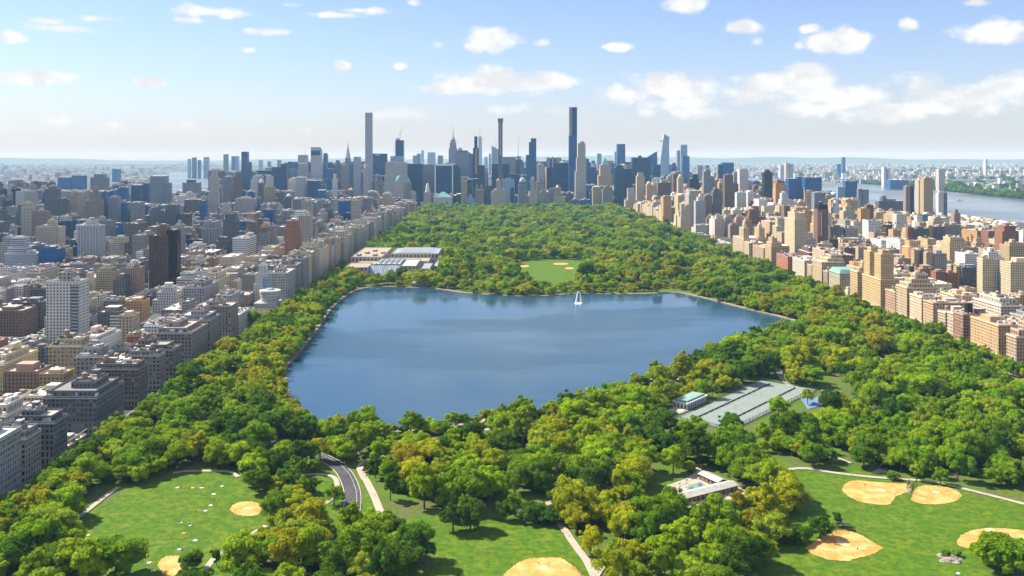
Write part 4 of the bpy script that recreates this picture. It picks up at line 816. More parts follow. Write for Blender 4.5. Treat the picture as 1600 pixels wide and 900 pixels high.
T('beige slab with grey windowed flank, right', 1500, 22, 'tan', 418, [(1430, 1438, 392), (1438, 1449, 393, 'dgrey')])
T('orange beige house with white window grid flank, right', 1480, 22, 'tan', 420, [(1449, 1460, 396), (1460, 1480, 397, 'grey')])
T('bright white gridded tower with white roof hut on the right', 1270, 24, 'white', 462, [(1537, 1555, 405, 'cream'), (1555, 1572, 405, 'white'), (1547, 1562, 394.5, 'white')])  # one white tower: cream shaft paints its sunlit face, white shaft the shaded one
T('beige ribbed tower cut by the right edge, tall', 1240, 26, 'cream', 462, [(1579, 1625, 411)])
T('dark window-grid slab with blue roof box, right', 1330, 24, 'dgrey', 452, [(1497, 1503.5, 418, 'tan'), (1503.5, 1536, 419)], [('band', 1524, 1532, 410, 419, (.05, .2, .5))])  # tan shaft paints the sunlit side face of the dark slab
T('low red brick school block, right, left wing', 1420, 26, 'brick', 445, [(1440, 1464, 421), (1448, 1462, 419)])
T('low red brick school block, right, right wing', 1330, 26, 'brick', 446, [(1464, 1480, 426), (1481, 1497, 428)])
T('yellow beige apartment cluster at the right edge, below the plum tower', 1560, 30, 'tan', 400, [(1577, 1615, 384), (1580, 1596, 380)])
T('low white museum hall on the right front with flat roof', 2200, 40, 'cream', 392, [(1084, 1106, 368)])
T('pink roofed castle-like museum wing on the right front', 2050, 40, 'pink', 398, [(1112, 1124, 376)], [('pyr', 1112, 1120, 376, 366, (.55, .25, .2))])
T('long white museum wing with pale gable on the right front', 2010, 40, 'white', 400, [(1118, 1143, 381)], [('pyr', 1118, 1134, 381, 374, (.6, .58, .55))])
# far downtown, boroughs and the opposite bank
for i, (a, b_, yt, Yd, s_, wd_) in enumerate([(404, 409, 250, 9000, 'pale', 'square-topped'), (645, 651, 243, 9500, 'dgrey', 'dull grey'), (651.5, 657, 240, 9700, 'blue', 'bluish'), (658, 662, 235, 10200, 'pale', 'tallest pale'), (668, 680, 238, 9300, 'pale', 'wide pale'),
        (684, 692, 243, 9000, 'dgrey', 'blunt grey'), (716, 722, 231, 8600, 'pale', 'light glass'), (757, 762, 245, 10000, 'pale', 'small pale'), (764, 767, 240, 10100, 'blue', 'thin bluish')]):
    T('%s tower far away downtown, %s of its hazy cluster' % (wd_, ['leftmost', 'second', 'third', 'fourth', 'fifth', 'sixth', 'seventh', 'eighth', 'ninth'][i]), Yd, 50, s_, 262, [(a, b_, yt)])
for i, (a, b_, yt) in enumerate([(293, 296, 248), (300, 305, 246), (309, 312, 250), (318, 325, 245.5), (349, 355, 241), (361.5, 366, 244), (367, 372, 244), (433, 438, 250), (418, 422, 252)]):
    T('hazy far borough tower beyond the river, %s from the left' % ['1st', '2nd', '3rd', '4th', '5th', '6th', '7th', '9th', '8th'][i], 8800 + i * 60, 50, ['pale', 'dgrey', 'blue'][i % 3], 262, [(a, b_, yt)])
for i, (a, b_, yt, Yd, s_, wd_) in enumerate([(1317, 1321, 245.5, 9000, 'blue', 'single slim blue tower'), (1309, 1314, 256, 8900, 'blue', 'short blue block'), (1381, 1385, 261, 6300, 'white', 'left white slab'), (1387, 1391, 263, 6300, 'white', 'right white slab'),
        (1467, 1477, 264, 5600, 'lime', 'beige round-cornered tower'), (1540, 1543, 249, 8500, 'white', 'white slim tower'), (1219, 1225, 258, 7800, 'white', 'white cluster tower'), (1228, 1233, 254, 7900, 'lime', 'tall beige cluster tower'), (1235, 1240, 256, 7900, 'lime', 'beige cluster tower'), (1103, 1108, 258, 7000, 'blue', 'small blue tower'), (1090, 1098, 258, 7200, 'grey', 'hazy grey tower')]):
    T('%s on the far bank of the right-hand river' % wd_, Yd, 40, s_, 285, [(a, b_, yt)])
T('low blue-green terminal shed on the far river bank', 5900, 60, 'blue', 290, [(1391, 1420, 281)], cat='building', name='terminal_shed')

# ------------------------------------------------------------------ the rest of the city: lots on the street grid
RC = random.Random(21); RECS = []
FOOT.append((LIV - 40, LIV, 1256, 1322)); KEEP.append((424, 444, 1264, 470))          # spiral museum
FOOT.append((RIV, RIV + 180, 2030, 2330))
def env(x):
    for a, v in ((230, 282), (335, 299), (420, 266), (560, 252), (640, 252), (700, 250), (975, 250), (1060, 253), (1130, 268), (1250, 282), (1340, 300), (1420, 326), (1480, 334), (9999, 350)):
        if x < a: return v
def hits(x0, x1, y0, y1):
    for a, b_, c, d in FOOT:
        if x0 < b_ + 1 and x1 > a - 1 and y0 < d + 1 and y1 > c - 1: return True
    return False
LEFTST = [('lime', 4), ('grey', 5), ('white', 4), ('brown', 2), ('dgrey', 4), ('brick', 1), ('cream', 3), ('rose', 1.5), ('tan', 1.5), ('hstr', 1), ('vstrg', 2)]
LEFTSHADE = [('dgrey', 5), ('vstrg', 4), ('grey', 4), ('blue', 2.5), ('dark', 2), ('teal', 1), ('lime', 3), ('white', 2), ('rose', 1.5), ('brown', 1.5), ('hstr', 1)]  # darker blue-grey mix: cloud shadow over these blocks put into facade colour
RIGHTST = [('tan', 6), ('cream', 5), ('brick', 3), ('pink', 2.5), ('brown', 3), ('rose', 2), ('lime', 4), ('white', 3), ('orange', 2), ('grey', 1.5)]
MIDST = [('dark', 6), ('teal', 3), ('blue', 6), ('lime', 3), ('vstrg', 4), ('grey', 3), ('white', 2), ('brown', 2), ('hstr', 2), ('dgrey', 3), ('tan', 1)]
def pick(L): return RC.choices([a for a, _ in L], [b_ for _, b_ in L])[0]
def lot(x0, x1, y0, y1, h, sts, tank=.3):
    pa, pb = pix(x0, y0)[0], pix(x1, y0)[0]; lo, hi_ = min(pa, pb, pix(x0, y1)[0], pix(x1, y1)[0]), max(pa, pb, pix(x0, y1)[0], pix(x1, y1)[0])
    if hi_ < -90 or lo > 1690: return
    if hits(x0, x1, y0, y1): return
    h = min(h, PZ(env((lo + hi_) / 2) + abs(RC.gauss(0, 9 if y0 > 3600 else 16)), y0))
    for a, b_, Yk, vis in KEEP:
        if Yk > y0 + 5 and lo < b_ and hi_ > a:
            lim = PZ(vis, y0); h = min(h, lim)
    if h < 6: h = RC.uniform(5, 8)
    st = pick(sts); rec = dict(x0=x0, x1=x1, y0=y0, y1=y1, h=h, st=jit(ST[st], RC, .22), sn=st, seed=seed(), tank=1 if RC.random() < tank and h > 16 else 0, n=RC.randint(6, 13), tiers=[])
    W_, D_ = x1 - x0, y1 - y0
    if h > 30 and RC.random() < .6 and W_ > 12:
        f1 = RC.uniform(.08, .2); dz = h * RC.uniform(.08, .2); rec['h'] = h - dz
        a, b_, c, d = x0 + W_ * f1, x1 - W_ * f1 * RC.uniform(.4, 1.2), y0 + D_ * f1, y1 - D_ * f1
        rec['tiers'].append((a, b_, c, d, h - dz, h))
    RECS.append(rec)
def block(xa, xb, y0, y1, zone, ave=True):
    nearY = y0
    sts = {'L': LEFTST if y0 < 1750 else LEFTSHADE, 'R': RIGHTST, 'M': MIDST}[zone]
    if zone == 'M':
        x = xa
        while x < xb - 12:
            w_ = min(RC.uniform(20, 44), xb - x); 
            q = RC.random(); h = RC.uniform(40, 90) if q < (.3 if y0 < 4200 else .2) else RC.uniform(90, 160) if q < .6 else RC.uniform(160, 240)
            if y0 > 5600: h *= .85
            if RC.random() < .55 or w_ < 30: lot(x, x + w_ - 1.5, y0, y1 - .5, h, sts, .1)
            else:
                lot(x, x + w_ - 1.5, y0, (y0 + y1) / 2 - 1, h, sts, .1); lot(x, x + w_ - 1.5, (y0 + y1) / 2 + 1, y1, h * RC.uniform(.6, 1.6), sts, .1)
            x += w_
        return
    def aveh():
        q = RC.random()
        if y0 < 1600: return RC.uniform(30, 46) if q < .8 else RC.uniform(20, 28)
        if y0 < 2500: return RC.uniform(34, 58) if q < .6 else RC.uniform(60, 105)
        return RC.uniform(45, 80) if q < .38 else RC.uniform(80, 150)
    def midh():
        q = RC.random()
        if y0 < 1800: return RC.uniform(13, 19) if q < .72 else RC.uniform(24, 42)
        if y0 < 2600: return RC.uniform(14, 22) if q < .62 else RC.uniform(28, 55) if q < .94 else RC.uniform(60, 90)
        return RC.uniform(16, 26) if q < .3 else RC.uniform(30, 70) if q < .7 else RC.uniform(70, 130)
    e1, e2 = RC.uniform(20, 30), RC.uniform(20, 30)
    for (a, b_) in ((xa, xa + e1), (xb - e2, xb)):
        if RC.random() < .5: lot(a, b_, y0, y1, aveh(), sts, .6)
        else:
            ym = y0 + (y1 - y0) * RC.uniform(.4, .6); lot(a, b_, y0, ym - .5, aveh(), sts, .5); lot(a, b_, ym + .5, y1, aveh(), sts, .5)
    for (c, d) in ((y0, y0 + 24), (y1 - 24, y1)):
        x = xa + e1 + .8
        while x < xb - e2 - 6:
            h = midh(); w_ = RC.uniform(7, 11) if h < 24 else RC.uniform(16, 26); w_ = min(w_, xb - e2 - x - .5)
            if w_ < 5: break
            if RC.random() > .04: lot(x, x + w_ - .4, c, d + (RC.uniform(-3, 1) if c == y0 else 0), h, sts, .35)
            x += w_
BL = [(-405, LIV), (-540, -428), (-690, -582), (-850, -712), (-1050, -880), (-1270, -1080), (-1480, -1300), (-1700, -1510), (-1880, -1730)]
BRT = [(RIV, 760), (790, 1030), (1060, 1230), (1265, 1400), (1430, 1570)]
# street fronts facing the park: continuous row
y = 1484.
while y < 3620:
    d = RC.uniform(22, 34); lot(LIV - RC.uniform(30, 42), LIV, y, y + d - .8, RC.uniform(44, 60), [('lime', 5), ('grey', 3), ('cream', 3), ('rose', 1)], .7); y += d + (14 if RC.random() < .3 else 0)
y = 2330.
while y < 3420:
    d = RC.uniform(22, 36); lot(RIV, RIV + RC.uniform(28, 38), y, y + d - .8, RC.uniform(42, 62), [('cream', 5), ('tan', 4), ('pink', 3), ('lime', 3), ('orange', 2)], .7); y += d + (14 if RC.random() < .35 else 0)
for j in range(6, 46):
    y0, y1 = j * 80 + 9., j * 80 + 71.
    if y0 > 3600: break
    for (a, b_) in BL:
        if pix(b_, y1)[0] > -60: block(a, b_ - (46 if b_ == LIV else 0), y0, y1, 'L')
    for (a, b_) in BRT:
        if pix(a, y1)[0] < 1680 and y0 > 840: block(a + (58 if a == RIV else 0), b_, y0, y1, 'R')
for j in range(0, 38):
    y0 = 3664 + j * 80.; 
    for (a, b_) in ((-1880, -1650), (-1620, -1400), (-1370, -1130), (-1100, -900), (-870, -660), (-630, -480), (-455, -315), (-280, -40), (-10, 230), (260, 490), (520, 745), (775, 1000), (1030, 1250), (1280, 1560)):
        block(a, b_, y0, y0 + 62, 'M')

# which of them show largest: coarse painter pass, far to near
SCL = .5; buf = np.full((int(900 * SCL), int(1600 * SCL)), -1, np.int32)
def rect(px0, px1, py0, py1): return max(0, int(px0 * SCL)), min(buf.shape[1], int(px1 * SCL) + 1), max(0, int(py0 * SCL)), min(buf.shape[0], int(py1 * SCL) + 1)
items = [(r_['y0'], i, r_) for i, r_ in enumerate(RECS)] + [(c, -2, (a, b_, c, d)) for a, b_, c, d in FOOT]
for yy, i, r_ in sorted(items, key=lambda q: -q[0]):
    if i >= 0:
        tp = r_['tiers'][-1][5] if r_['tiers'] else r_['h']; xs = [pix(r_[k], yv)[0] for k in ('x0', 'x1') for yv in (r_['y0'], r_['y1'])]
        a, b_, c, d = rect(min(xs), max(xs), pix(0, r_['y1'], tp)[1], pix(0, r_['y0'], 0)[1])
    else:
        x0, x1, c_, d_ = r_; a, b_, c, d = rect(pix(x0, c_)[0], pix(x1, c_)[0], pix(0, c_, 30)[1], pix(0, c_, 0)[1])
    if a < b_ and c < d: buf[c:d, a:b_] = i
# trees of the park hide what stands low behind them only along the fronts; count what is left
cnt = np.bincount(buf[buf >= 0].ravel(), minlength=len(RECS)); order = np.argsort(-cnt)
NIND = 300 - len(NB)
IND = set(int(i) for i in order[:max(60, NIND)] if cnt[i] > 0)
CITY = MB()
for i, r_ in enumerate(RECS):
    if i in IND: emit(r_)
    elif cnt[i] > 0 or r_['y0'] < 1500 or r_['h'] > 40: emit(r_, S=CITY)
ob = CITY.build('city_buildings', kind='stuff'); ob['label'] = 'dense mass of smaller city buildings filling the street grid'; ob['category'] = 'buildings'

# far boroughs and the opposite shore: countless small buildings
FARC = MB(); RF = random.Random(5)
FW = [(.66, .65, .64), (.55, .53, .5), (.42, .37, .33), (.74, .74, .73), (.35, .26, .22), (.28, .32, .38), (.75, .75, .75)]
RIVP = [(1655, 500), (2400, 500), (2500, 3200), (2530, 4414), (2600, 5175), (2750, 5885), (2780, 6800), (2620, 7900), (2500, 9500), (2300, 11500), (1700, 14500), (200, 15500), (-300, 12500), (350, 9700), (1400, 8200), (1655, 6000)]
ERIV = G([(150, 293), (190, 284), (235, 281), (250, 274), (262, 268), (330, 267), (333, 276), (331, 292), (315, 304), (270, 302), (235, 294)])
for _ in range(24000):
    Y = 3000 * (26000 / 3000) ** RF.random(); px = RF.uniform(-40, 1640); X = PX(px, Y)
    if -1900 < X < 1655 and Y < 8600: continue
    if inpoly(X, Y, RIVP) or inpoly(X, Y, ERIV): continue
    if X > 2400 and Y < 7000 and X < 2820: continue            # wooded bank
    if math.sin(X * .0013 + 2) * math.sin(Y * .0009 + 1) > .55: continue
    s_ = RF.uniform(8, 26) * (1 + Y / 16000); h = RF.uniform(6, 16) if RF.random() < .93 else RF.uniform(20, 60)
    if h > 20: s_ = min(s_, 26)
    c = RF.choice(FW); k = RF.uniform(.75, 1.15); st = PLAINF([q * k for q in c]); FARC.box(X, X + s_ * RF.uniform(.8, 2.2), Y, Y + s_, 0, h, st, roof=roofst(RF))
ob = FARC.build('distant_suburbs', kind='stuff'); ob['label'] = 'countless small pale houses of the far boroughs and opposite shore'; ob['category'] = 'suburbs'

# ------------------------------------------------------------------ special buildings
def part(parent, name, fn, kind=None):
    m = MB(*parent.location); fn(m); return m.build(name, parent, kind)
ms = empty('art_museum', (-180, 1567, 0)); tag(ms, 'sprawling low museum with tan roofs and grey glass wings beside the reservoir', 'museum')
TA, GR, GLR = PLAINF((.38, .31, .235)), PLAINF((.30, .31, .33)), ((.42, .45, .48), 3.2, .72, 1.0, 30, (.12, .17, .22))
WL = ((.46, .42, .37), 7, .4, .5, 12, DG)
def mbox(nm, a, b_, c, d, h, st, rf): part(ms, nm, lambda m: (m.box(a, b_, c, d, 0, h, st, roof=rf), parapet(m, a, b_, c - .02, d, h, PLAINF(st[0]))))
mbox('wing', -253, -214, 1570, 1640, 19, WL, TA); mbox('wing', -262, -206, 1700, 1880, 23, WL, TA); mbox('wing', -246, -206, 1640.5, 1699.5, 16, WL, TA)
mbox('wing', -205, -162, 1602, 1690, 21, WL, GR); mbox('wing', -161, -134, 1590, 1700, 19, WL, PLAINF((.42, .42, .42))); mbox('wing', -205, -120, 1700.5, 1765, 15, WL, TA)
mbox('wing', -196, -106, 1766, 1880, 22, WL, PLAINF((.30, .34, .40))); mbox('wing', -133, -112, 1610, 1699, 12, WL, GR)
part(ms, 'glass_pavilion', lambda m: (m.face([(-213, 1566, 0), (-163, 1566, 0), (-163, 1600, 20), (-213, 1600, 20)], GLR, 0, [(0, 0), (50, 0), (50, 30), (0, 30)]), m.face([(-163, 1566, 0), (-163, 1600, 0), (-163, 1600, 20)], GLR), m.face([(-213, 1600, 0), (-213, 1566, 0), (-213, 1600, 20)], GLR)))
for k in range(9): part(ms, 'skylight', lambda m: m.frustum(-203 + k * 4.6, -200 + k * 4.6, 1606, 1684, 21.1, 22.8, .5, PLAINF((.22, .25, .28) if k % 2 else (.55, .57, .6))))
for k in range(6): part(ms, 'skylight', lambda m: m.frustum(-190, -112, 1776 + k * 17, 1786 + k * 17, 22.1, 24.5, .7, PLAINF((.34, .40, .48) if k % 2 else (.48, .49, .5))))
part(ms, 'pyramid_roof', lambda m: m.frustum(-110, -92, 1690, 1712, 8, 20, .03, PLAINF((.62, .66, .7)))); part(ms, 'wing', lambda m: m.box(-110, -92, 1690, 1712, 0, 8, WL))
for k in range(5): part(ms, 'roof_hut', lambda m: m.box(-255 + k * 10, -249 + k * 10, 1720 + (k % 3) * 40, 1740 + (k % 3) * 40, 23.02, 26.5, TA, roof=PLAINF((.44, .38, .31))))

sp = empty('spiral_museum', (LIV - 15, 1288, 0)); tag(sp, 'round white spiral museum widening upward on the left park front', 'museum')
for k in range(4):
    rr = 12 + k * .9; part(sp, 'ring', lambda m: m.lathe(LIV - 15, 1288, [(rr - .8, 5 + k * 4.4), (rr, 6.2 + k * 4.4), (rr, 9 + k * 4.4), (.01, 9.05 + k * 4.4)], PLAINF((.56, .54, .50)), 24))
part(sp, 'drum', lambda m: m.lathe(LIV - 15, 1288, [(9.5, 0), (9.5, 21.5)], PLAINF((.05, .055, .06)), 20)); part(sp, 'skylight_dome', lambda m: m.lathe(LIV - 15, 1288, [(7, 22.3), (5, 24.4), (.01, 25.5)], PLAINF((.35, .4, .42)), 14))
part(sp, 'base_slab', lambda m: m.box(LIV - 34, LIV - 2, 1272, 1308, 0, 6, PLAINF((.5, .48, .45)), roof=PLAINF((.42, .41, .40))))

def gatehouse(px, py, label, w_=16, d=10, h=6):
    X, Y = gp(px, py); E = empty('gatehouse', (X, Y, 0)); tag(E, label, 'gatehouse')
    part(E, 'wall', lambda m: m.box(X - w_ / 2, X + w_ / 2, Y, Y + d, 0, h, ((.30, .27, .24), 3, .35, .5, 6, DG), top=False))
    part(E, 'roof', lambda m: m.frustum(X - w_ / 2 - .8, X + w_ / 2 + .8, Y - .8, Y + d + .8, h, h + 1.6, .7, PLAINF((.34, .30, .27))))
gatehouse(655.5, 449.5, 'small stone gatehouse on the far reservoir shore', 24, 14, 7)
gatehouse(931, 634, 'small brown gatehouse half hidden on the near shore', 9, 8, 5.5); gatehouse(986, 619, 'larger gatehouse on the near shore under trees', 11, 9, 6.5)

def rot(cx, cy, ang): 
    c, s_ = math.cos(ang), math.sin(ang); return lambda u, v_: (cx + u * c - v_ * s_, cy + u * s_ + v_ * c)
def obox(m, T_, u0, u1, v0, v1, z0, z1, st, roof=None):
    P = [T_(u0, v0), T_(u1, v0), T_(u1, v1), T_(u0, v1)]
    for i in range(4): m.wall(P[i], P[(i + 1) % 4], z0, z1, st)
    m.face([(p[0], p[1], z1) for p in P], roof or st, 1 if roof else 0)
# tennis courts: long direction from the near left corner to the far corner
A_, B_ = gp(1058, 655), gp(1185, 598); ang = math.atan2(B_[1] - A_[1], B_[0] - A_[0]); LT = math.dist(A_, B_); TT = rot(A_[0], A_[1], ang); WT = 47
M_COURT = ground_mat('court_surface', [(.205, .245, .215), (.18, .22, .19), (.24, .275, .245)], [.05, .4], .85)
TEN = [TT(-2, 2), TT(LT + 8, 2), TT(LT + 8, -WT - 4), TT(-2, -WT)]
court = sheet('tennis_court', TEN, .46, M_COURT)
for k in range(15):
    for row in (0, 1):
        u0 = 2 + k * 10.2; v0 = -1 - row * 23.5
        m = MB()
        for (a, b_, c, d) in ((u0, u0 + 8.2, v0, v0 - .22), (u0, u0 + 8.2, v0 - 20, v0 - 20.22), (u0, u0 + .22, v0, v0 - 20), (u0 + 8.2, u0 + 8.42, v0, v0 - 20), (u0, u0 + 8.2, v0 - 5, v0 - 5.2), (u0, u0 + 8.2, v0 - 15, v0 - 15.2), (u0 + 4.1, u0 + 4.3, v0 - 5, v0 - 15)):
            P = [TT(a, d), TT(b_, d), TT(b_, c), TT(a, c)]; m.face([(p[0], p[1], .50) for p in P], PLAINF((.46, .48, .46)), 1)
        lm = m.build('court_line', court, 'stuff')
        m = MB(); obox(m, TT, u0 - .6, u0 + 9, v0 - 10.1, v0 - 10.0, .5, 1.5, PLAINF((.03, .10, .07))); m.build('net', court)
fen = empty('court_fence', (A_[0], A_[1], 0)); tag(fen, 'dark green wire fence round the tennis courts', 'fence')
for (u0, v0, u1, v1) in ((-2, 2, LT + 8, 2), (LT + 8, 2, LT + 8, -WT - 4), (-2, -WT, LT + 8, -WT - 4), (-2, 2, -2, -WT)):
    n = int(math.hypot(u1 - u0, v1 - v0) / 6)
    for i in range(n):
        f0, f1 = i / n, (i + 1) / n; p, q = TT(u0 + (u1 - u0) * f0, v0 + (v1 - v0) * f0), TT(u0 + (u1 - u0) * f1, v0 + (v1 - v0) * f1)
        m = MB(A_[0], A_[1], 0); m.box(p[0] - .12, p[0] + .12, p[1] - .12, p[1] + .12, 0, 3.4, PLAINF((.02, .07, .05))); m.build('post', fen)
        m = MB(A_[0], A_[1], 0)
        for r_ in range(5): m.face([(p[0], p[1], .5 + r_ * .62), (q[0], q[1], .5 + r_ * .62), (q[0], q[1], .72 + r_ * .62), (p[0], p[1], .72 + r_ * .62)], PLAINF((.03, .11, .08)), 1)
        m.build('wire_panel', fen)
BC = G([(1250, 622), (1300, 621), (1312, 628), (1262, 640)]); bl = sheet('tennis_court', BC, .47, ground_mat('blue_court', [(.12, .19, .33), (.18, .25, .38)], [.08], .8))
th = empty('tennis_house', (*gp(1098, 632), 0)); tag(th, 'white pavilion with flat green roof beside the tennis courts', 'pavilion')
HT = rot(TT(28, 6)[0], TT(28, 6)[1], ang); WHS = ((.72, .71, .68), 3, .5, .55, 5, DG)
part(th, 'wall', lambda m: obox(m, HT, 0, 34, 0, 13, 0, 5.2, WHS)); part(th, 'roof', lambda m: (obox(m, HT, -1, 35, -1, 14, 5.2, 5.9, PLAINF((.70, .70, .67)), PLAINF((.70, .70, .67))), obox(m, HT, 1, 33, 1, 12, 5.92, 7.2, PLAINF((.22, .36, .29)), PLAINF((.24, .38, .31)))))
part(th, 'terrace', lambda m: obox(m, HT, -14, -.5, -2, 11, 0, .9, PLAINF((.5, .45, .38)), PLAINF((.55, .48, .40))))
for k in range(6): part(th, 'column', lambda m: m.lathe(*HT(2 + k * 6, -.6), [(.35, 0), (.3, 5.2)], PLAINF((.74, .73, .7)), 8))
# recreation centre: L shaped, yard courts
p0, p1, p2 = gp(1047, 795), gp(1153, 768), gp(1106, 747)
rc = empty('recreation_centre', (p1[0], p1[1], 0)); tag(rc, 'L shaped low brick building with grey roofs around blue and green courts', 'building')
for nm, a, b_, w_ in (('long_wing', p0, p1, 8.5), ('short_wing', p1, p2, 7.5)):
    an = math.atan2(b_[1] - a[1], b_[0] - a[0]); L_ = math.dist(a, b_); Q = rot(a[0], a[1], an); s_ = (0, w_)
    e0 = 9.2 if nm == 'short_wing' else 0
    part(rc, nm, lambda m: obox(m, Q, e0, L_, 0, w_, 0, 4.0, ((.28, .16, .11), 3.4, .5, .6, 4, DG)))
    part(rc, 'roof', lambda m: (m.face([(*Q(e0 - .6 * (e0 == 0), -.8), 4.05), (*Q(L_ + .6, -.8), 4.05), (*Q(L_ + .6, w_ / 2), 5.4), (*Q(e0 - .6 * (e0 == 0), w_ / 2), 5.4)], PLAINF((.40, .40, .37)), 1), m.face([(*Q(L_ + .6, w_ + .8), 4.05), (*Q(e0 - .6 * (e0 == 0), w_ + .8), 4.05), (*Q(e0 - .6 * (e0 == 0), w_ / 2), 5.4), (*Q(L_ + .6, w_ / 2), 5.4)], PLAINF((.46, .44, .40)), 1)))
yard = sheet('yard_pavement', G([(1020, 792), (1040, 760), (1075, 748), (1106, 744), (1160, 764), (1190, 783), (1150, 800), (1060, 800)]), .44, M_PATH)
crt = sheet('yard_court', G([(1064, 765), (1092, 754), (1122, 767), (1094, 779)]), .47, ground_mat('green_court', [(.15, .28, .18), (.18, .31, .20)], [.1], .85))
for (a, b_, c, d) in ((1076, 763, 1084, 766), (1090, 757, 1098, 760), (1096, 770, 1106, 766), (1082, 770, 1090, 774)):
    P = G([(a, b_), ((a + c) / 2 + 3, b_ - 2), (c, d), ((a + c) / 2 - 3, d + 2)]); bm_ = sheet('court_key', P, .49, plain('blue_key_paint', (.08, .12, .22), .8, .1)); bm_.parent = crt; del bm_['kind']
for x, y in ((1062, 764), (1073, 758), (1103, 779)):
    X, Y = gp(x, y); E = empty('basketball_hoop', (X, Y, 0)); part(E, 'pole', lambda m: m.lathe(X, Y, [(.12, 0), (.1, 3.4)], PLAINF((.2, .2, .2)), 6)); part(E, 'backboard', lambda m: m.box(X - .9, X + .9, Y - .15, Y - .05, 2.9, 4.0, PLAINF((.75, .75, .74))))
    tag(E, 'white basketball backboard on a pole, %s of three in the recreation yard' % {1062: 'leftmost', 1073: 'middle', 1103: 'rightmost'}[x], 'hoop')

# fountain jet in the reservoir
fx, fy = gp(903.5, 474.5); fo = empty('fountain_jet', (fx, fy, .3)); tag(fo, 'white fountain jet rising in two arcs from the reservoir', 'fountain')
for s_ in (-1, 1):
    def arc(m):
        pts = []
        for i in range(11):
            u = i / 10; pts.append((fx + .8 + s_ * .3 + s_ * (3.6 * u ** 1.25), fy, .3 + 17.5 * (1 - u ** 2.2), .55 + .75 * u))
        for (a, b_) in zip(pts, pts[1:]):
            for k in range(6):
                t0, t1 = k * 1.0472, (k + 1) * 1.0472
                m.face([(a[0] + a[3] * math.cos(t0), a[1] + a[3] * math.sin(t0), a[2]), (a[0] + a[3] * math.cos(t1), a[1] + a[3] * math.sin(t1), a[2]), (b_[0] + b_[3] * math.cos(t1), b_[1] + b_[3] * math.sin(t1), b_[2]), (b_[0] + b_[3] * math.cos(t0), b_[1] + b_[3] * math.sin(t0), b_[2])], PLAINF((.8, .83, .86)), 1)
    part(fo, 'water_stream', arc)
part(fo, 'splash', lambda m: m.lathe(fx + .8, fy, [(6.5, .32), (5, 1.0), (3, .5), (.01, .6)], PLAINF((.75, .79, .84)), 16))

# ballfield fences, dugout shelter, boulders
def fence_line(px, label):
    P = G(px); E = empty('backstop_fence', (P[0][0], P[0][1], 0)); tag(E, label, 'fence')
    for a, b_ in zip(P, P[1:]):
        n = max(1, int(math.dist(a, b_) / 4))
        for i in range(n):
            q0 = [a[k] + (b_[k] - a[k]) * i / n for k in (0, 1)]; q1 = [a[k] + (b_[k] - a[k]) * (i + 1) / n for k in (0, 1)]
            part(E, 'post', lambda m: m.box(q0[0] - .1, q0[0] + .1, q0[1] - .1, q0[1] + .1, 0, 3.6, PLAINF((.06, .06, .065))))
            def rails(m):
                for r_ in range(6): m.face([(q0[0], q0[1], .4 + r_ * .55), (q1[0], q1[1], .4 + r_ * .55), (q1[0], q1[1], .52 + r_ * .55), (q0[0], q0[1], .52 + r_ * .55)], PLAINF((.05, .05, .055)), 1)
            part(E, 'wire_panel', rails)
fence_line([(1300, 838), (1318, 826), (1336, 832), (1353, 839)], 'dark backstop fence behind the fan shaped infield')
fence_line([(1408, 752), (1421, 757), (1416, 770)], 'dark backstop fence of the larger infield by the split tree')
fence_line([(1432, 757), (1427, 762), (1424, 776)], 'dark backstop fence of the smaller infield by the split tree')
fence_line([(895, 890), (905, 898), (912, 912)], 'dark backstop fence at the centre lawn infield')
X, Y = gp(1317, 825); E = empty('dugout_shelter', (X, Y, 0)); tag(E, 'long dark bench shelter above the fan shaped infield', 'shelter')
part(E, 'roof', lambda m: m.box(X - 4.2, X + 4.2, Y - .2, Y + 2.4, 2.5, 2.75, PLAINF((.05, .06, .06)), roof=PLAINF((.10, .11, .12)))); part(E, 'bench', lambda m: m.box(X - 4, X + 4, Y + 1.2, Y + 1.7, .3, .5, PLAINF((.2, .14, .09))))
for k in (-4, 0, 4): part(E, 'post', lambda m: m.box(X + k - .08, X + k + .08, Y, Y + .16, 0, 2.5, PLAINF((.05, .05, .05))))
def rock_mesh(sd_):
    r = random.Random(sd_); bm = bmesh.new(); bmesh.ops.create_icosphere(bm, subdivisions=3, radius=1)
    ph = [r.uniform(0, 6) for _ in range(6)]
    for v in bm.verts:
        c = v.co; k = 1 + .18 * math.sin(3 * c.x + ph[0]) * math.sin(2.6 * c.y + ph[1]) + .10 * math.sin(7 * c.z + ph[2] + 3 * c.x) + .07 * math.sin(11 * c.x + ph[3]) * math.sin(9 * c.y + ph[4])
        v.co = c * k; v.co.z = max(v.co.z * .5, -.2)
    me = bpy.data.meshes.new('boulder'); bm.to_mesh(me); bm.free(); me.materials.append(M_ROCK); return me
ROCKS = [rock_mesh(i) for i in range(3)]
for (x, y, L_, label) in ((1486, 876, [(0, 0, 3.6), (3.5, 3.5, 2.6), (-4, -1, 2.0), (1.5, -2.6, 2.2), (-1, 3.8, 3.0), (5.2, 1, 1.7)], 'pinkish boulder outcrop with shrubs on the right lawn'), (1374, 738, [(0, 0, 3.2), (3.4, 2, 2.4), (-2.8, -1, 2.), (1.5, 3.6, 2.2)], 'rusty rock outcrop in the grass above the twin infields'), (1421, 768, [(0, 0, 2.0), (1.4, 2.6, 1.6), (-1.6, -1.6, 1.4)], 'grey rock ledge between the twin infields')):
    X, Y = gp(x, y); E = empty('rock_outcrop', (X, Y, .2)); tag(E, label, 'rocks')
    for i, (dx, dy, s_) in enumerate(L_):
        b_ = link('boulder', ROCKS[i % 3], E); b_.location = (dx, dy, 0); b_.scale = (s_ * 1.25, s_, s_ * .8); b_.rotation_euler = (0, 0, i * 1.3)

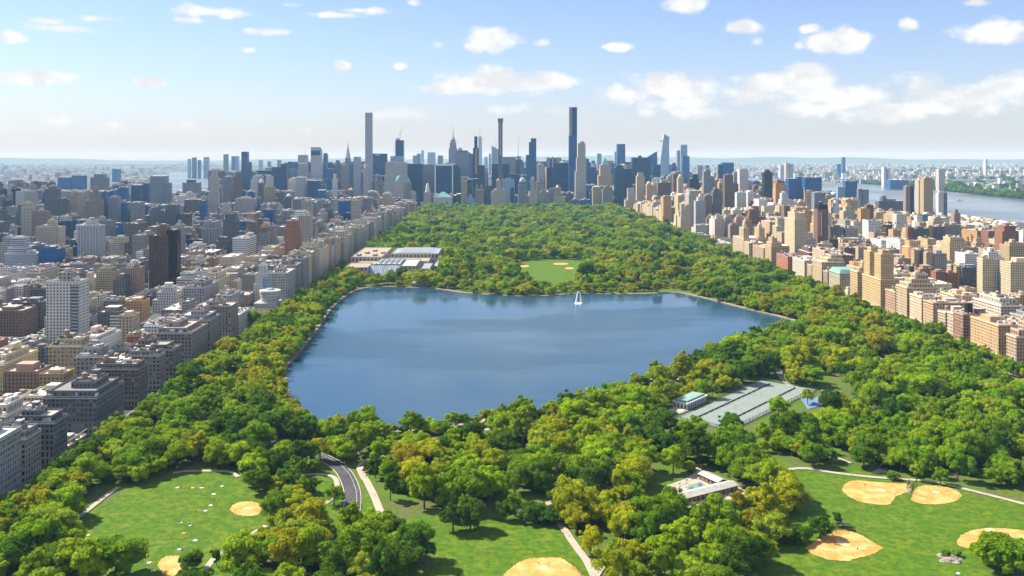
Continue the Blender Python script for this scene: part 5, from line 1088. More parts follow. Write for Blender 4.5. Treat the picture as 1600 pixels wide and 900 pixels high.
# cars and vans
def car_parts(L_, W_, H_, van):
    body = MB(); c = PLAINF((.7, .7, .7)); zc = .55 if not van else .9
    P = [(-L_ / 2, .3), (L_ / 2, .3), (L_ / 2, .3 + zc), (L_ * .28, .4 + zc), (L_ * .14, H_), (-L_ * (.46 if van else .3), H_), (-L_ / 2, .35 + zc)]
    for s_ in (-1, 1):
        f = [(x, s_ * W_ / 2, z) for x, z in P]; body.face(f if s_ < 0 else f[::-1], c, 1)
    for a, b_ in zip(P, P[1:] + P[:1]): body.face([(a[0], -W_ / 2, a[1]), (b_[0], -W_ / 2, b_[1]), (b_[0], W_ / 2, b_[1]), (a[0], W_ / 2, a[1])][::-1], c, 1)
    gl_ = MB()
    for s_ in (-1, 1):
        q = [(-L_ * .28, .45 + zc), (L_ * .24, .45 + zc), (L_ * .13, H_ - .1), (-L_ * .26, H_ - .1)]; f = [(x, s_ * (W_ / 2 + .01), z) for x, z in q]; gl_.face(f if s_ < 0 else f[::-1], PLAINF((.02, .025, .03)), 2)
    gl_.face([(L_ * .285, -W_ * .42, .45 + zc), (L_ * .285, W_ * .42, .45 + zc), (L_ * .15, W_ * .42, H_ - .06), (L_ * .15, -W_ * .42, H_ - .06)], PLAINF((.02, .025, .03)), 2)
    wh = MB()
    for i in range(10):
        a0, a1 = i * .6283, (i + 1) * .6283
        wh.face([(.34 * math.cos(a0), -.12, .34 * math.sin(a0)), (.34 * math.cos(a1), -.12, .34 * math.sin(a1)), (.34 * math.cos(a1), .12, .34 * math.sin(a1)), (.34 * math.cos(a0), .12, .34 * math.sin(a0))], PLAINF((.02, .02, .02)), 1)
    wh.face([(.34 * math.cos(i * .6283), -.12, .34 * math.sin(i * .6283)) for i in range(10)][::-1], PLAINF((.1, .1, .1)), 1); wh.face([(.34 * math.cos(i * .6283), .12, .34 * math.sin(i * .6283)) for i in range(10)], PLAINF((.1, .1, .1)), 1)
    return body, gl_.mesh('window'), wh.mesh('wheel')
CARM = {}
def car(X, Y, ang, col, label, van=False, z=.5):
    key = (col, van)
    if key not in CARM:
        bd, g_, w_ = car_parts(*((5.6, 2.1, 2.4, True) if van else (4.5, 1.85, 1.45, False)))
        bd.ti = [(*col, 3.)] * len(bd.ti); CARM[key] = (bd.mesh('body'), g_, w_)
    bd, g_, w_ = CARM[key]; E = empty('delivery_van' if van else 'car', (X, Y, z)); E.rotation_euler.z = ang; tag(E, label, 'van' if van else 'car', None)
    link('body', bd, E); link('window', g_, E); L_ = 1.7 if van else 1.4
    for sx_ in (-1, 1):
        for sy_ in (-1, 1): o_ = link('wheel', w_, E); o_.location = (sx_ * L_, sy_ * .9, .34)
car(*gp(1070, 771), ang + .4, (.75, .75, .74), 'white van parked by the courts of the recreation yard, left of two', True); car(*gp(1076, 775), ang + .5, (.75, .75, .74), 'white van parked by the courts of the recreation yard, right of two', True)
car(*gp(1077, 630), .3, (.45, .03, .03), 'small red car beside the white tennis pavilion')
for i, (yy, lane, col, cn) in enumerate(((650, 3, (.5, .42, .03), 'yellow'), (668, -3, (.03, .03, .035), 'black'), (705, 3, (.7, .7, .7), 'white'), (735, -3, (.35, .03, .03), 'dark red'), (760, 3, (.6, .6, .62), 'silver'), (790, -3, (.52, .43, .03), 'mustard yellow'), (1012, 3, (.05, .08, .2), 'navy blue'))):
    car(LIV + 13 + lane, yy, math.pi / 2 if lane > 0 else -math.pi / 2, col, '%s car on the avenue between left houses and park trees' % cn, z=.12)
# boat with wake on the right river
bx, by = gp(1499, 313.6); E = empty('ferry_boat', (bx, by, 0)); tag(E, 'small white boat with wake on the wide right-hand river', 'boat')
part(E, 'hull', lambda m: (m.face([(bx - 16, by - 4, .3), (bx + 10, by - 4, .3), (bx + 18, by, .3), (bx + 18, by, 3.4), (bx + 10, by - 4, 3), (bx - 16, by - 4, 3)], PLAINF((.75, .75, .75)), 1), m.face([(bx - 16, by - 4, 3), (bx + 10, by - 4, 3), (bx + 18, by, 3.4), (bx + 10, by + 4, 3), (bx - 16, by + 4, 3)], PLAINF((.7, .7, .7)), 1)))
part(E, 'cabin', lambda m: m.box(bx - 10, bx + 4, by - 3, by + 3, 3.05, 7, ((.75, .75, .75), 3, .5, .4, 4, DG)))
part(E, 'wake', lambda m: m.face([(bx - 16, by - 3, .05), (bx - 16, by + 3, .05), (bx - 70, by + 12, .05), (bx - 70, by - 12, .05)], PLAINF((.62, .66, .7)), 1))

# people and picnic blankets on the left lawn
def person_mesh(pose, shirt, trousers):
    sk = bpy.data.meshes.new('sk')
    if pose == 'stand': V = [(0, 0, .95), (0, 0, 1.2), (0, 0, 1.42), (0, 0, 1.52), (0, .02, 1.66), (-.19, 0, 1.38), (-.25, .02, 1.1), (-.24, .1, .85), (.19, 0, 1.38), (.25, .02, 1.1), (.24, .1, .85), (-.1, 0, .9), (-.11, .03, .5), (-.11, 0, .06), (-.11, .16, .04), (.1, 0, .9), (.12, .03, .5), (.13, 0, .06), (.13, .16, .04)]
    else: V = [(0, 0, .14), (0, -.04, .42), (0, -.08, .62), (0, -.07, .72), (0, -.04, .86), (-.19, -.06, .6), (-.26, -.12, .36), (-.26, -.2, .08), (.19, -.06, .6), (.26, .0, .4), (.2, .2, .36), (-.1, .02, .13), (-.16, .4, .34), (-.14, .72, .06), (-.14, .86, .1), (.1, .02, .13), (.14, .45, .12), (.12, .85, .06), (.12, .92, .16)]
    Ed_ = [(0, 1), (1, 2), (2, 3), (3, 4), (2, 5), (5, 6), (6, 7), (2, 8), (8, 9), (9, 10), (0, 11), (11, 12), (12, 13), (13, 14), (0, 15), (15, 16), (16, 17), (17, 18)]
    sk.from_pydata(V, Ed_, []); ob = bpy.data.objects.new('sk', sk); COL.objects.link(ob)
    md = ob.modifiers.new('s', 'SKIN'); ss = ob.modifiers.new('u', 'SUBSURF'); ss.levels = ss.render_levels = 1
    rad = [.16, .15, .15, .06, .11, .075, .055, .04, .075, .055, .04, .095, .07, .045, .04, .095, .07, .045, .04]
    for i, d in enumerate(sk.skin_vertices[0].data): d.radius = (rad[i], rad[i] * .85); d.use_root = i == 0
    dg = bpy.context.evaluated_depsgraph_get(); me = bpy.data.meshes.new_from_object(ob.evaluated_get(dg)); bpy.data.objects.remove(ob)
    me.name = 'person'; me.materials.clear()
    for c in (trousers, shirt, (.42, .25, .17), (.04, .025, .015)): me.materials.append(plain('cloth', c, .8, .1, 3))
    zs = (.93, 1.47, 1.70) if pose == 'stand' else (.2, .68, .9)
    for p in me.polygons:
        z = p.center.z; x = abs(p.center.x)
        i = 3 if z > zs[2] else 2 if z > zs[1] else 1 if z > zs[0] else 0
        if pose != 'stand' and p.center.y > .1 and z < .5: i = 0
        p.material_index = i; p.use_smooth = True
    return me
PM = [(person_mesh('stand', (.6, .6, .6), (.05, .06, .12)), 'standing', 'white top'), (person_mesh('sit', (.05, .12, .35), (.1, .1, .1)), 'sitting', 'blue top'), (person_mesh('sit', (.5, .5, .48), (.3, .25, .2)), 'sitting', 'pale top'), (person_mesh('stand', (.04, .04, .05), (.1, .12, .2)), 'standing', 'black top'), (person_mesh('sit', (.45, .08, .06), (.05, .05, .08)), 'sitting', 'red top')]
ORD = lambda n: '%d%s' % (n, 'th' if 10 <= n % 100 <= 20 else {1: 'st', 2: 'nd', 3: 'rd'}.get(n % 10, 'th'))
SPOTS = [(277, 762, 1), (283, 762.5, 2), (301, 762, 4), (315, 762, 0), (326, 762, 1), (347, 760, 2), (318, 775, 0), (314, 774, 3), (329, 789, 1), (320, 798, 2), (306, 804, 3), (281, 817, 4), (284, 816, 2), (296, 821, 1), (299, 822, 0), (304, 850, 3), (271, 857, 1), (277, 859, 2), (284, 859, 0), (285, 861, 4), (128, 814, 3), (335, 784, 3), (310, 773, 0), (270, 790, 3), (361, 794, 3), (292, 799, 0), (232, 879, 2), (239, 892, 1), (200, 838, 3), (342, 782, 4), (504, 808, 3), (552, 755, 0), (1372, 768, 0), (1352, 762, 3), (1398, 775, 0), (1455, 772, 3), (1310, 852, 0), (1340, 862, 3), (1365, 800, 0), (1280, 736, 3), (1330, 743, 0), (1500, 763, 3), (890, 841, 0), (842, 884, 3), (586, 778, 0), (550, 768, 3), (549, 783, 0), (1105, 660, 0), (1150, 640, 3), (1190, 620, 0), (1052, 778, 3), (1060, 774, 0), (545, 748, 3), (567, 757, 0), (572, 748, 3), (880, 838, 3)]
pc = {}
for i, (x, y, k) in enumerate(sorted(SPOTS)):
    me, pz, tp = PM[k]; X, Y = gp(x, y); z = .62 if x > 540 and x < 600 else .48 if x > 1000 else .32; o_ = link('person', me); o_.location = (X, Y, z); o_.rotation_euler.z = R.uniform(0, 6); o_.scale = (1.15,) * 3
    where = 'on the left lawn' if x < 430 else 'by the curved road' if x < 600 else 'by the centre path' if x < 1000 else 'near the courts' if x < 1200 else 'on the right lawn'; key = (pz, tp, where); pc[key] = pc.get(key, 0) + 1
    tag(o_, 'tiny %s person in %s %s, %s such from the left' % (pz, tp, where, ORD(pc[key])), 'person', 'people on the lawns')
BLK = [(277, 762.5, (.7, .7, .68)), (301, 763, (.55, .38, .25)), (315, 763, (.68, .68, .7)), (347, 760.5, (.7, .7, .7)), (329, 790.5, (.72, .72, .7)), (321, 799, (.6, .68, .72)), (283, 817.5, (.6, .5, .3)), (297, 822, (.5, .55, .6)), (287, 834, (.65, .25, .08)), (305, 845.5, (.7, .7, .7)), (280, 859.5, (.55, .6, .7)), (233, 880, (.65, .65, .62)), (239, 893, (.68, .66, .6)), (138, 837, (.6, .5, .2)), (1497, 897, (.6, .6, .6)), (168, 773, (.6, .68, .7)), (334, 773, (.62, .62, .62))]
for i, (x, y, c) in enumerate(sorted(BLK)):
    X, Y = gp(x, y); a, b_ = R.uniform(.75, 1.25), R.uniform(.65, 1.0); an = R.uniform(0, 3); v = []; f = []
    for iy in range(4):
        for ix in range(4): u, q = (ix / 3 - .5) * 2 * a, (iy / 3 - .5) * 2 * b_; v.append((u * math.cos(an) - q * math.sin(an), u * math.sin(an) + q * math.cos(an), .05 + .07 * R.random()))
    for iy in range(3):
        for ix in range(3): p = iy * 4 + ix; f.append((p, p + 1, p + 5, p + 4))
    me = bpy.data.meshes.new('picnic_blanket'); me.from_pydata(v, [], f); me.materials.append(plain('blanket', c, .9, .15, 2)); o_ = link('picnic_blanket', me); o_.location = (X, Y, .34)
    tag(o_, 'small pale picnic blanket on the grass, %s from the left' % ORD(i + 1), 'blanket', 'picnic blankets')

# ------------------------------------------------------------------ trees
def crown_geo(sd_, Rx, Hc, z0, ncl, leaves, loose=0., leaf=.52):
    """leaf clumps spread through the crown; every clump a dark core with leaf-sized faces over it"""
    r = np.random.default_rng(sd_); V = []; Fq = []; LV = []; nv = 0
    bm = bmesh.new(); bmesh.ops.create_icosphere(bm, subdivisions=1, radius=1); ico = np.array([v.co[:] for v in bm.verts]); tri = [tuple(v.index for v in f.verts) for f in bm.faces]; bm.free()
    cz = z0 + Hc / 2
    cents = []; ncl = int(ncl * 1.35)
    for i in range(ncl):
        d = r.normal(size=3); d /= np.linalg.norm(d)
        if d[2] < -.75: d[2] *= -.6
        k = r.uniform(.38, .90) if i > ncl * .2 else r.uniform(.05, .4)
        a = math.atan2(d[1], d[0]); lob = 1 + .16 * math.sin(3 * a + sd_) + .10 * math.sin(5 * a + 2 * sd_)
        c = np.array([d[0] * Rx * k * lob, d[1] * Rx * k * lob, cz + d[2] * Hc * .5 * k]); cents.append((c, Rx * r.choice([r.uniform(.12, .19), r.uniform(.18, .27), r.uniform(.25, .35)])))
    for c, cr in cents:
        if r.random() > loose:
            nz_ = 1 + r.normal(size=(len(ico), 1)) * .12
            V.append(c + ico * nz_ * cr * np.array([.86, .86, .72])); Fq += [tuple(q + nv for q in t_) for t_ in tri]; LV += [float(r.uniform(.3, .75))] * len(tri); nv += len(ico)
        base = r.uniform(.3, .75)
        n = int(leaves * (cr / (Rx * .28)) ** 2)
        d = r.normal(size=(n, 3)); d /= np.linalg.norm(d, axis=1)[:, None]; d[:, 2] = np.where(d[:, 2] < -.5, -d[:, 2], d[:, 2])
        p = c + d * cr * np.array([1, 1, .84]) * r.uniform(.86, 1.14, (n, 1))
        nr = d + r.normal(size=(n, 3)) * .45; nr /= np.linalg.norm(nr, axis=1)[:, None]
        up = r.normal(size=(n, 3)); t1 = np.cross(nr, up); t1 /= np.linalg.norm(t1, axis=1)[:, None]; t2 = np.cross(nr, t1); s_ = leaf * r.uniform(.6, 1.35, (n, 1))
        q = np.stack([p - t1 * s_, p - t2 * s_ * .7, p + t1 * s_, p + t2 * s_ * .7], 1).reshape(-1, 3); V.append(q)
        Fq += [(nv + 4 * i, nv + 4 * i + 1, nv + 4 * i + 2, nv + 4 * i + 3) for i in range(n)]; nv += 4 * n; LV += list(np.clip(base + r.normal(size=n) * .16, 0, 1))
    return np.concatenate(V), Fq, LV
def trunk_geo(sd_, h, rad, spread):
    r = random.Random(sd_); v = []; f = []
    def limb(a, b_, r0, r1):
        n = len(v); a, b_ = Vector(a), Vector(b_); d = (b_ - a).normalized(); s_ = d.orthogonal().normalized(); t_ = d.cross(s_)
        for p, rr in ((a, r0), (b_, r1)):
            for k in range(6): an = k * 1.0472; v.append(tuple(p + s_ * rr * math.cos(an) + t_ * rr * math.sin(an)))
        for k in range(6): f.append((n + k, n + (k + 1) % 6, n + 6 + (k + 1) % 6, n + 6 + k))
    limb((0, 0, -.3), (0.1, 0, h * .35), rad, rad * .75)
    for k in range(6):
        a = k * 1.05 + r.uniform(-.3, .3); m_ = (math.cos(a) * spread * .35, math.sin(a) * spread * .35, h * r.uniform(.5, .62)); limb((.1, 0, h * .33), m_, rad * .5, rad * .3)
        for j in range(2): an = a + r.uniform(-.6, .6); limb(m_, (math.cos(an) * spread * r.uniform(.6, .8), math.sin(an) * spread * r.uniform(.6, .8), h * r.uniform(.68, .9)), rad * .28, rad * .08)
    return v, f
def tree_meshes(nm, sd_, Rx, Hc, z0, ncl, leaves, loose=0., leaf=.52):
    V, Fq, LV = crown_geo(sd_, Rx, Hc, z0, ncl, leaves, loose, leaf)
    cm = bpy.data.meshes.new('crown'); cm.from_pydata(V.tolist(), [], Fq); a = cm.attributes.new('lv', 'FLOAT', 'FACE'); a.data.foreach_set('value', np.array(LV, np.float32)); cm.materials.append(M_LEAF); cm.update()
    v, f = trunk_geo(sd_, z0 + Hc, .055 * Rx + .1, Rx); tm = bpy.data.meshes.new('trunk'); tm.from_pydata(v, [], f); tm.materials.append(M_BARK); tm.update()
    jm = bpy.data.meshes.new('tree'); n = len(V); jm.from_pydata(V.tolist() + v, [], Fq + [tuple(q + n for q in ff) for ff in f])
    a = jm.attributes.new('lv', 'FLOAT', 'FACE'); a.data.foreach_set('value', np.array(LV + [0] * len(f), np.float32)); jm.materials.append(M_LEAF); jm.materials.append(M_BARK)
    jm.polygons.foreach_set('material_index', np.array([0] * len(Fq) + [1] * len(f), np.int32)); jm.update()
    return cm, tm, jm
#            shape word        seed Rx  Hc  z0  clumps leaves
KINDS = [('round', 1, 8.0, 14.5, 2.2, 50, 104), ('broad', 2, 9.5, 13.5, 2.4, 58, 104), ('tall oval', 3, 6.8, 17, 2.4, 48, 104), ('domed', 4, 8.4, 15.5, 1.6, 54, 104), ('spreading', 5, 10.5, 13.5, 3.0, 62, 94), ('open', 6, 8.6, 14, 3.0, 42, 92, .45),
         ('lumpy', 7, 7.6, 15.5, 2.0, 42, 112), ('wide', 8, 9.0, 14.5, 2.2, 56, 100), ('conical', 9, 5.4, 15, 1.2, 44, 94), ('bushy', 10, 6.4, 9, .3, 44, 94)]
TM = [tree_meshes(*k) for k in KINDS]
LC = {'bright green': (.245, .365, .004), 'mid green': (.160, .285, .004), 'deep green': (.072, .160, .005), 'yellow-olive': (.315, .350, .005), 'ochre': (.300, .305, .009), 'pale green': (.260, .345, .022), 'russet': (.27, .23, .02)}
RT = random.Random(99); TREES = []      # X, Y, kind, scale, colour name
grid = {}
def free(X, Y, d):
    gx, gy = int(X // 12), int(Y // 12)
    for i in range(gx - 1, gx + 2):
        for j in range(gy - 1, gy + 2):
            for (a, b_, e_) in grid.get((i, j), ()):
                if (a - X) ** 2 + (b_ - Y) ** 2 < (max(d, e_)) ** 2: return False
    return True
def addtree(X, Y, k, s_, c, d=8.): grid.setdefault((int(X // 12), int(Y // 12)), []).append((X, Y, d)); TREES.append((X, Y, k, s_, c))
pw_pts = np.array([(p[0], p[1], wd) for q, wd in PATHW for p in q])
NOTREE = LAWNS + [RES, TEN + [], BC, G([(1015, 797), (1035, 757), (1075, 744), (1108, 740), (1165, 762), (1195, 786), (1150, 815), (1060, 815)]), [HT(-18, -3), HT(38, -3), HT(38, 17), HT(-18, 17)], [(-268, 1555), (-88, 1555), (-88, 1890), (-268, 1890)],
          G([(1030, 665), (1060, 652), (1130, 676), (1150, 690), (1120, 705), (1050, 690)]), G([(1120, 676), (1190, 640), (1290, 600), (1330, 612), (1325, 640), (1240, 672), (1160, 708)])]
NB_ = [(min(p[0] for p in l), max(p[0] for p in l), min(p[1] for p in l), max(p[1] for p in l)) for l in NOTREE]
def blocked(X, Y, mg=0.):
    for l, b_ in zip(NOTREE, NB_):
        if b_[0] - mg < X < b_[1] + mg and b_[2] - mg < Y < b_[3] + mg:
            if inpoly(X, Y, l): return True
            if mg and any(inpoly(X + mg * c, Y + mg * s_, l) for c, s_ in ((1, 0), (-1, 0), (0, 1), (0, -1))): return True
    return False
def wav(X, Y, f, p): return math.sin(X * f + p) * math.sin(Y * f * 1.17 + 2 * p) + .5 * math.sin(X * f * 2.3 + 3 * p + Y * f * 1.9)
def colour(X, Y, px, py):
    q = RT.random(); n = wav(X, Y, .019, 1.3)
    if 885 < px < 1010 and 775 < py < 915: return 'yellow-olive' if q < .66 else 'mid green'
    if 412 < py < 470 and px < 1120 and px > 500: return RT.choices(['ochre', 'yellow-olive', 'mid green', 'deep green', 'russet', 'bright green'], [1.5, 4, 3, 2, .25, 4])[0]
    if 370 < px < 500 and 540 < py < 660: return RT.choices(['yellow-olive', 'bright green', 'mid green', 'ochre'], [4, 3, 2, 1])[0]
    if 1190 < px < 1400 and 470 < py < 570: return RT.choices(['yellow-olive', 'ochre', 'mid green', 'bright green', 'russet'], [3, .6, 3, 4.5, .1])[0]
    if px > 1350 and py > 520: return RT.choices(['bright green', 'mid green', 'pale green', 'deep green'], [5, 4, 1, 1])[0]
    if n > .55: return RT.choices(['deep green', 'mid green'], [3, 2])[0]
    if n < -.6: return RT.choices(['yellow-olive', 'pale green', 'bright green', 'ochre'], [3, 2, 3, .3])[0]
    return RT.choices(['bright green', 'mid green', 'deep green', 'yellow-olive', 'pale green', 'ochre'], [6, 5, 2.6, 1.6, 1, .15])[0]
# single trees that stand out on the grass: px of the foot, kind, scale, colour
for (x, y, k, s_, c) in [(1309, 826, 8, .52, 'deep green'), (1281, 842, 3, .68, 'deep green'), (1246, 848, 9, 1.0, 'deep green'), (1556, 886, 9, 1.75, 'mid green'), (1590, 902, 9, 1.7, 'mid green'), (1470, 757, 0, .62, 'mid green'), (1432, 752, 2, .72, 'bright green'), (1395, 750, 9, .7, 'mid green'),
                         (300, 892, 3, .72, 'deep green'), (338, 884, 8, .62, 'deep green'), (182, 905, 4, 1.5, 'mid green'), (112, 905, 0, 1.05, 'bright green'), (60, 880, 7, 1.3, 'mid green'), (735, 828, 3, 1.0, 'deep green'), (708, 832, 6, .95, 'deep green'), (652, 880, 7, 1.15, 'deep green'), (625, 905, 1, 1.2, 'deep green'), (600, 905, 3, 1.15, 'mid green'),
                         (522, 790, 5, .78, 'mid green'), (480, 772, 9, 1.0, 'deep green'), (436, 806, 1, .95, 'mid green'), (422, 818, 5, .8, 'mid green'), (442, 820, 9, .95, 'bright green'), (790, 814, 6, .8, 'deep green'), (828, 816, 9, 1.1, 'deep green'), (852, 818, 9, 1.15, 'deep green'), (872, 816, 9, 1.2, 'deep green'), (805, 806, 8, .9, 'mid green'),
                         (1217, 652, 3, 1.0, 'bright green'), (1141, 678, 3, 1.05, 'deep green'), (1150, 686, 0, .8, 'mid green'), (1262, 632, 5, .72, 'yellow-olive'), (1350, 732, 3, 1.1, 'deep green'), (1270, 728, 1, .95, 'mid green'), (1185, 840, 5, 1.0, 'ochre'), (1450, 745, 2, .95, 'mid green'),
                         (500, 722, 5, .95, 'yellow-olive'), (575, 738, 9, .8, 'deep green'), (610, 782, 8, 1.0, 'deep green'), (1160, 905, 1, 1.25, 'deep green'), (1140, 880, 4, 1.1, 'mid green'), (1052, 740, 0, .95, 'bright green'), (405, 770, 3, 1.0, 'deep green'), (1495, 870, 9, .42, 'mid green'), (1477, 872, 9, .4, 'mid green'), (450, 905, 6, 1.3, 'yellow-olive'), (480, 890, 3, 1.3, 'bright green'), (540, 905, 7, 1.2, 'deep green'), (705, 818, 8, .5, 'deep green')]:
    addtree(*gp(x, y), k, s_, c, 9)
# trees leaning over the water along the left and near shores
acc = 0
for (p, q), (sa, sb) in zip(zip(RES, RES[1:] + RES[:1]), sides(RES, 3.6, True)):
    acc += math.dist(p, q); px, py = pix(*p)
    if acc > 7.5 and (px < 545 or py > 520):
        acc = 0; o_ = sb if not inpoly(*sb, RES) else sa; s_ = RT.uniform(.55, .85) if py > 560 else RT.uniform(.75, 1.0)
        if 905 < px < 1000 and py > 590: s_ *= .6
        addtree(o_[0] + RT.uniform(-1, 1), o_[1] + RT.uniform(-1, 1), RT.choice([0, 3, 6, 7, 9]), s_, colour(*o_, px, py), 5)
# the woods: dart throwing with clearings
Y = 436.
while Y < 3628:
    sp_ = 10.6 if Y < 800 else 11.5 if Y < 1400 else 14.5
    X = LIV + 27 + RT.uniform(0, sp_)
    while X < RIV - 27:
        x_, y_ = X + RT.uniform(-.45, .45) * sp_, Y + RT.uniform(-.45, .45) * sp_; X += sp_ * .9
        px, py = pix(x_, y_)
        if px < -70 or px > 1670: continue
        if not (LIV + 25 < x_ < RIV - 25): continue
        if blocked(x_, y_, 3.2 if y_ < 1100 else 1.5): continue
        d2 = ((pw_pts[:, 0] - x_) ** 2 + (pw_pts[:, 1] - y_) ** 2) - (pw_pts[:, 2] * .5 + (2.2 if y_ < 1000 else 0.)) ** 2
        if d2.min() < 0: continue
        n = wav(x_, y_, .035, .4)
        if y_ < 1000 and n > .72 and RT.random() < .85: continue
        if y_ > 1000 and (RT.random() < .06 or wav(x_, y_, .021, 2.2) > 1.12): continue
        edge = min(x_ - LIV, RIV - x_) < 60
        s_ = RT.choices([RT.uniform(.42, .75), RT.uniform(.75, 1.08), RT.uniform(1.08, 1.42)], [3, 4.5, 2.6])[0]
        if 1385 < y_ < 1560 and -60 < x_ < 330: s_ *= .72
        if y_ > 1560: s_ = min(1.65, s_ * RT.uniform(1.0, 1.45))
        if not free(x_, y_, min(10, 6.2 * s_)): continue
        k = RT.choices(range(10), [5, 4, 3, 5, 3, 2.2, 4, 4, .7, 1.3])[0]
        addtree(x_, y_, k, s_, colour(x_, y_, px, py), min(10, 6.2 * s_))
    Y += sp_ * .9
for xx in (LIV + 21.5, RIV - 21.5):
    Y = 445.
    while Y < 1700:
        Y += RT.uniform(7, 12)
        if -60 < pix(xx, Y)[0] < 1660: addtree(xx + RT.uniform(-1, 1), Y, RT.choice([0, 3, 6, 1]), RT.uniform(.7, 1.05), RT.choice(['bright green', 'mid green', 'mid green', 'deep green', 'yellow-olive']), 5)
NPARK = len(TREES)
# garden and street trees between the houses, wooded river bank opposite
for _ in range(150):
    Yt = RT.uniform(700, 2600); b_ = RT.choice(BL[:5] + BRT[:4]); Xt = RT.uniform(b_[0], b_[1]); j = int(Yt // 80); Yt = j * 80 + RT.choice([40 + RT.uniform(-4, 4), 2 + RT.uniform(0, 3)])
    if -60 < pix(Xt, Yt)[0] < 1660 and not hits(Xt - 3, Xt + 3, Yt - 3, Yt + 3): addtree(Xt, Yt, RT.choice([0, 3, 6]), RT.uniform(.5, .85), RT.choice(['bright green', 'mid green', 'bright green', 'yellow-olive']))
addtree(LIV + 8, 1120, 3, 1.3, 'bright green')
for _ in range(1100):
    Yt = RT.uniform(3600, 7400); sx0 = np.interp(Yt, [3200, 4414, 5175, 5885, 6800], [2500, 2530, 2600, 2750, 2780]); Xt = sx0 + 25 + abs(RT.gauss(0, 110))
    if pix(Xt, Yt)[0] < 1660: addtree(Xt, Yt, RT.choice([0, 1, 3, 7]), RT.uniform(1.1, 1.9), RT.choice(['deep green', 'mid green', 'deep green']))
for _ in range(900):
    Yt = RT.uniform(5200, 16000); Xt = PX(RT.uniform(1080, 1620), Yt)
    if Xt > 2850 and wav(Xt, Yt, .0011, 2.) > .35: addtree(Xt, Yt, RT.choice([1, 4, 7]), RT.uniform(1.6, 3.2), RT.choice(['deep green', 'mid green']))

# the 300 that show largest are trees of their own
def shows(t_):
    px, py = pix(t_[0], t_[1]); top = pix(t_[0], t_[1], 16 * t_[3])[1]
    if px < -25 or px > 1625 or top > 893: return 0
    vis = 1. if py < 900 else max(.15, (900 - top) / (py - top))
    return (t_[3] * KINDS[t_[2]][2] / t_[1]) ** 2 * vis
rank = sorted(range(len(TREES)), key=lambda i: -shows(TREES[i])); SOLO = set(i for i in rank[:300] if shows(TREES[i]) > 0)
TL = [('the round infield of the left lawn', 386, 796), ('the half hidden infield at lower left', 268, 880), ('the curved asphalt road', 546, 765), ('the picnicking people', 310, 790), ('the infield of the centre lawn', 850, 880), ('the L shaped brick building', 1105, 775), ('the tennis courts', 1150, 660),
      ('the twin infields', 1420, 770), ('the fan shaped infield', 1320, 850), ('the infield at the right edge', 1560, 845), ('the pink boulder outcrop', 1484, 876), ('the lower left corner', 30, 890), ('the dark left front houses', 110, 740), ('the near reservoir shore', 650, 690), ('the forked pale path', 640, 720), ('the lower right corner', 1590, 895), ('the middle of the bottom edge', 800, 895), ('the yellow-olive thicket', 960, 830), ('the right end of the bordering path', 1560, 760)]
asg = {}
for i in SOLO:
    t_ = TREES[i]; px, py = pix(t_[0], t_[1], 7); k = min(range(len(TL)), key=lambda j: (TL[j][1] - px) ** 2 + (TL[j][2] - py) ** 2); asg.setdefault(k, []).append(((TL[k][1] - px) ** 2 + (TL[k][2] - py) ** 2, i, px))
for k, L_ in asg.items():
    for n, (_, i, px) in enumerate(sorted(L_)):
        X, Y, kd, s_, c = TREES[i]; bush = kd == 9
        E = empty('shrub' if bush else 'tree', (X, Y, .1)); E.rotation_euler.z = RT.uniform(0, 6.28); z_ = RT.uniform(.82, 1.15); E.scale = (s_ * RT.uniform(.88, 1.14), s_ * RT.uniform(.88, 1.14), s_ * z_)
        sz = 'small ' if s_ < .75 else 'large ' if s_ > 1.15 else ''
        tag(E, '%s%s %s %s, %s nearest %s' % (sz, KINDS[kd][0], c, 'bush' if bush else 'tree', ORD(n + 1), TL[k][0]), 'shrub' if bush else 'tree', 'trees of the park')
        cr = link('crown', TM[kd][0], E); j_ = RT.uniform(.86, 1.16); lc_ = LC[c]; cr['leafcol'] = (lc_[0] * j_ * RT.uniform(.92, 1.1), lc_[1] * j_, lc_[2] * j_); link('trunk', TM[kd][1], E)
# all the others: one woodland
kit = bpy.data.collections.new('tree_kit')
for i, (k_, t_) in enumerate(zip(KINDS, TM)): o_ = bpy.data.objects.new('kit_%02d' % i, t_[2]); kit.objects.link(o_)
rest = [t_ for i, t_ in enumerate(TREES) if i not in SOLO]
wm_ = bpy.data.meshes.new('woodland'); wm_.from_pydata([(t_[0], t_[1], .1) for t_ in rest], [], [])
a = wm_.attributes.new('kidx', 'INT', 'POINT'); a.data.foreach_set('value', np.array([t_[2] for t_ in rest], np.int32))
a = wm_.attributes.new('kscl', 'FLOAT_VECTOR', 'POINT'); a.data.foreach_set('vector', np.array([(t_[3] * RT.uniform(.84, 1.16), t_[3] * RT.uniform(.84, 1.16), t_[3] * RT.uniform(.78, 1.2)) for t_ in rest], np.float32).ravel())
a = wm_.attributes.new('krot', 'FLOAT', 'POINT'); a.data.foreach_set('value', np.array([RT.uniform(0, 6.28) for t_ in rest], np.float32))
lcs = []
for t_ in rest: j_ = RT.uniform(.84, 1.18); lc_ = LC[t_[4]]; lcs += [lc_[0] * j_ * RT.uniform(.9, 1.1), lc_[1] * j_, lc_[2] * j_]
a = wm_.attributes.new('leafcol', 'FLOAT_VECTOR', 'POINT'); a.data.foreach_set('vector', np.array(lcs, np.float32))
wood = link('woodland', wm_, kind='stuff'); wood['label'] = 'dense woodland of countless park trees in mixed greens'; wood['category'] = 'trees'
ng = bpy.data.node_groups.new('scatter_trees', 'GeometryNodeTree'); ng.interface.new_socket('Geometry', in_out='INPUT', socket_type='NodeSocketGeometry'); ng.interface.new_socket('Geometry', in_out='OUTPUT', socket_type='NodeSocketGeometry')
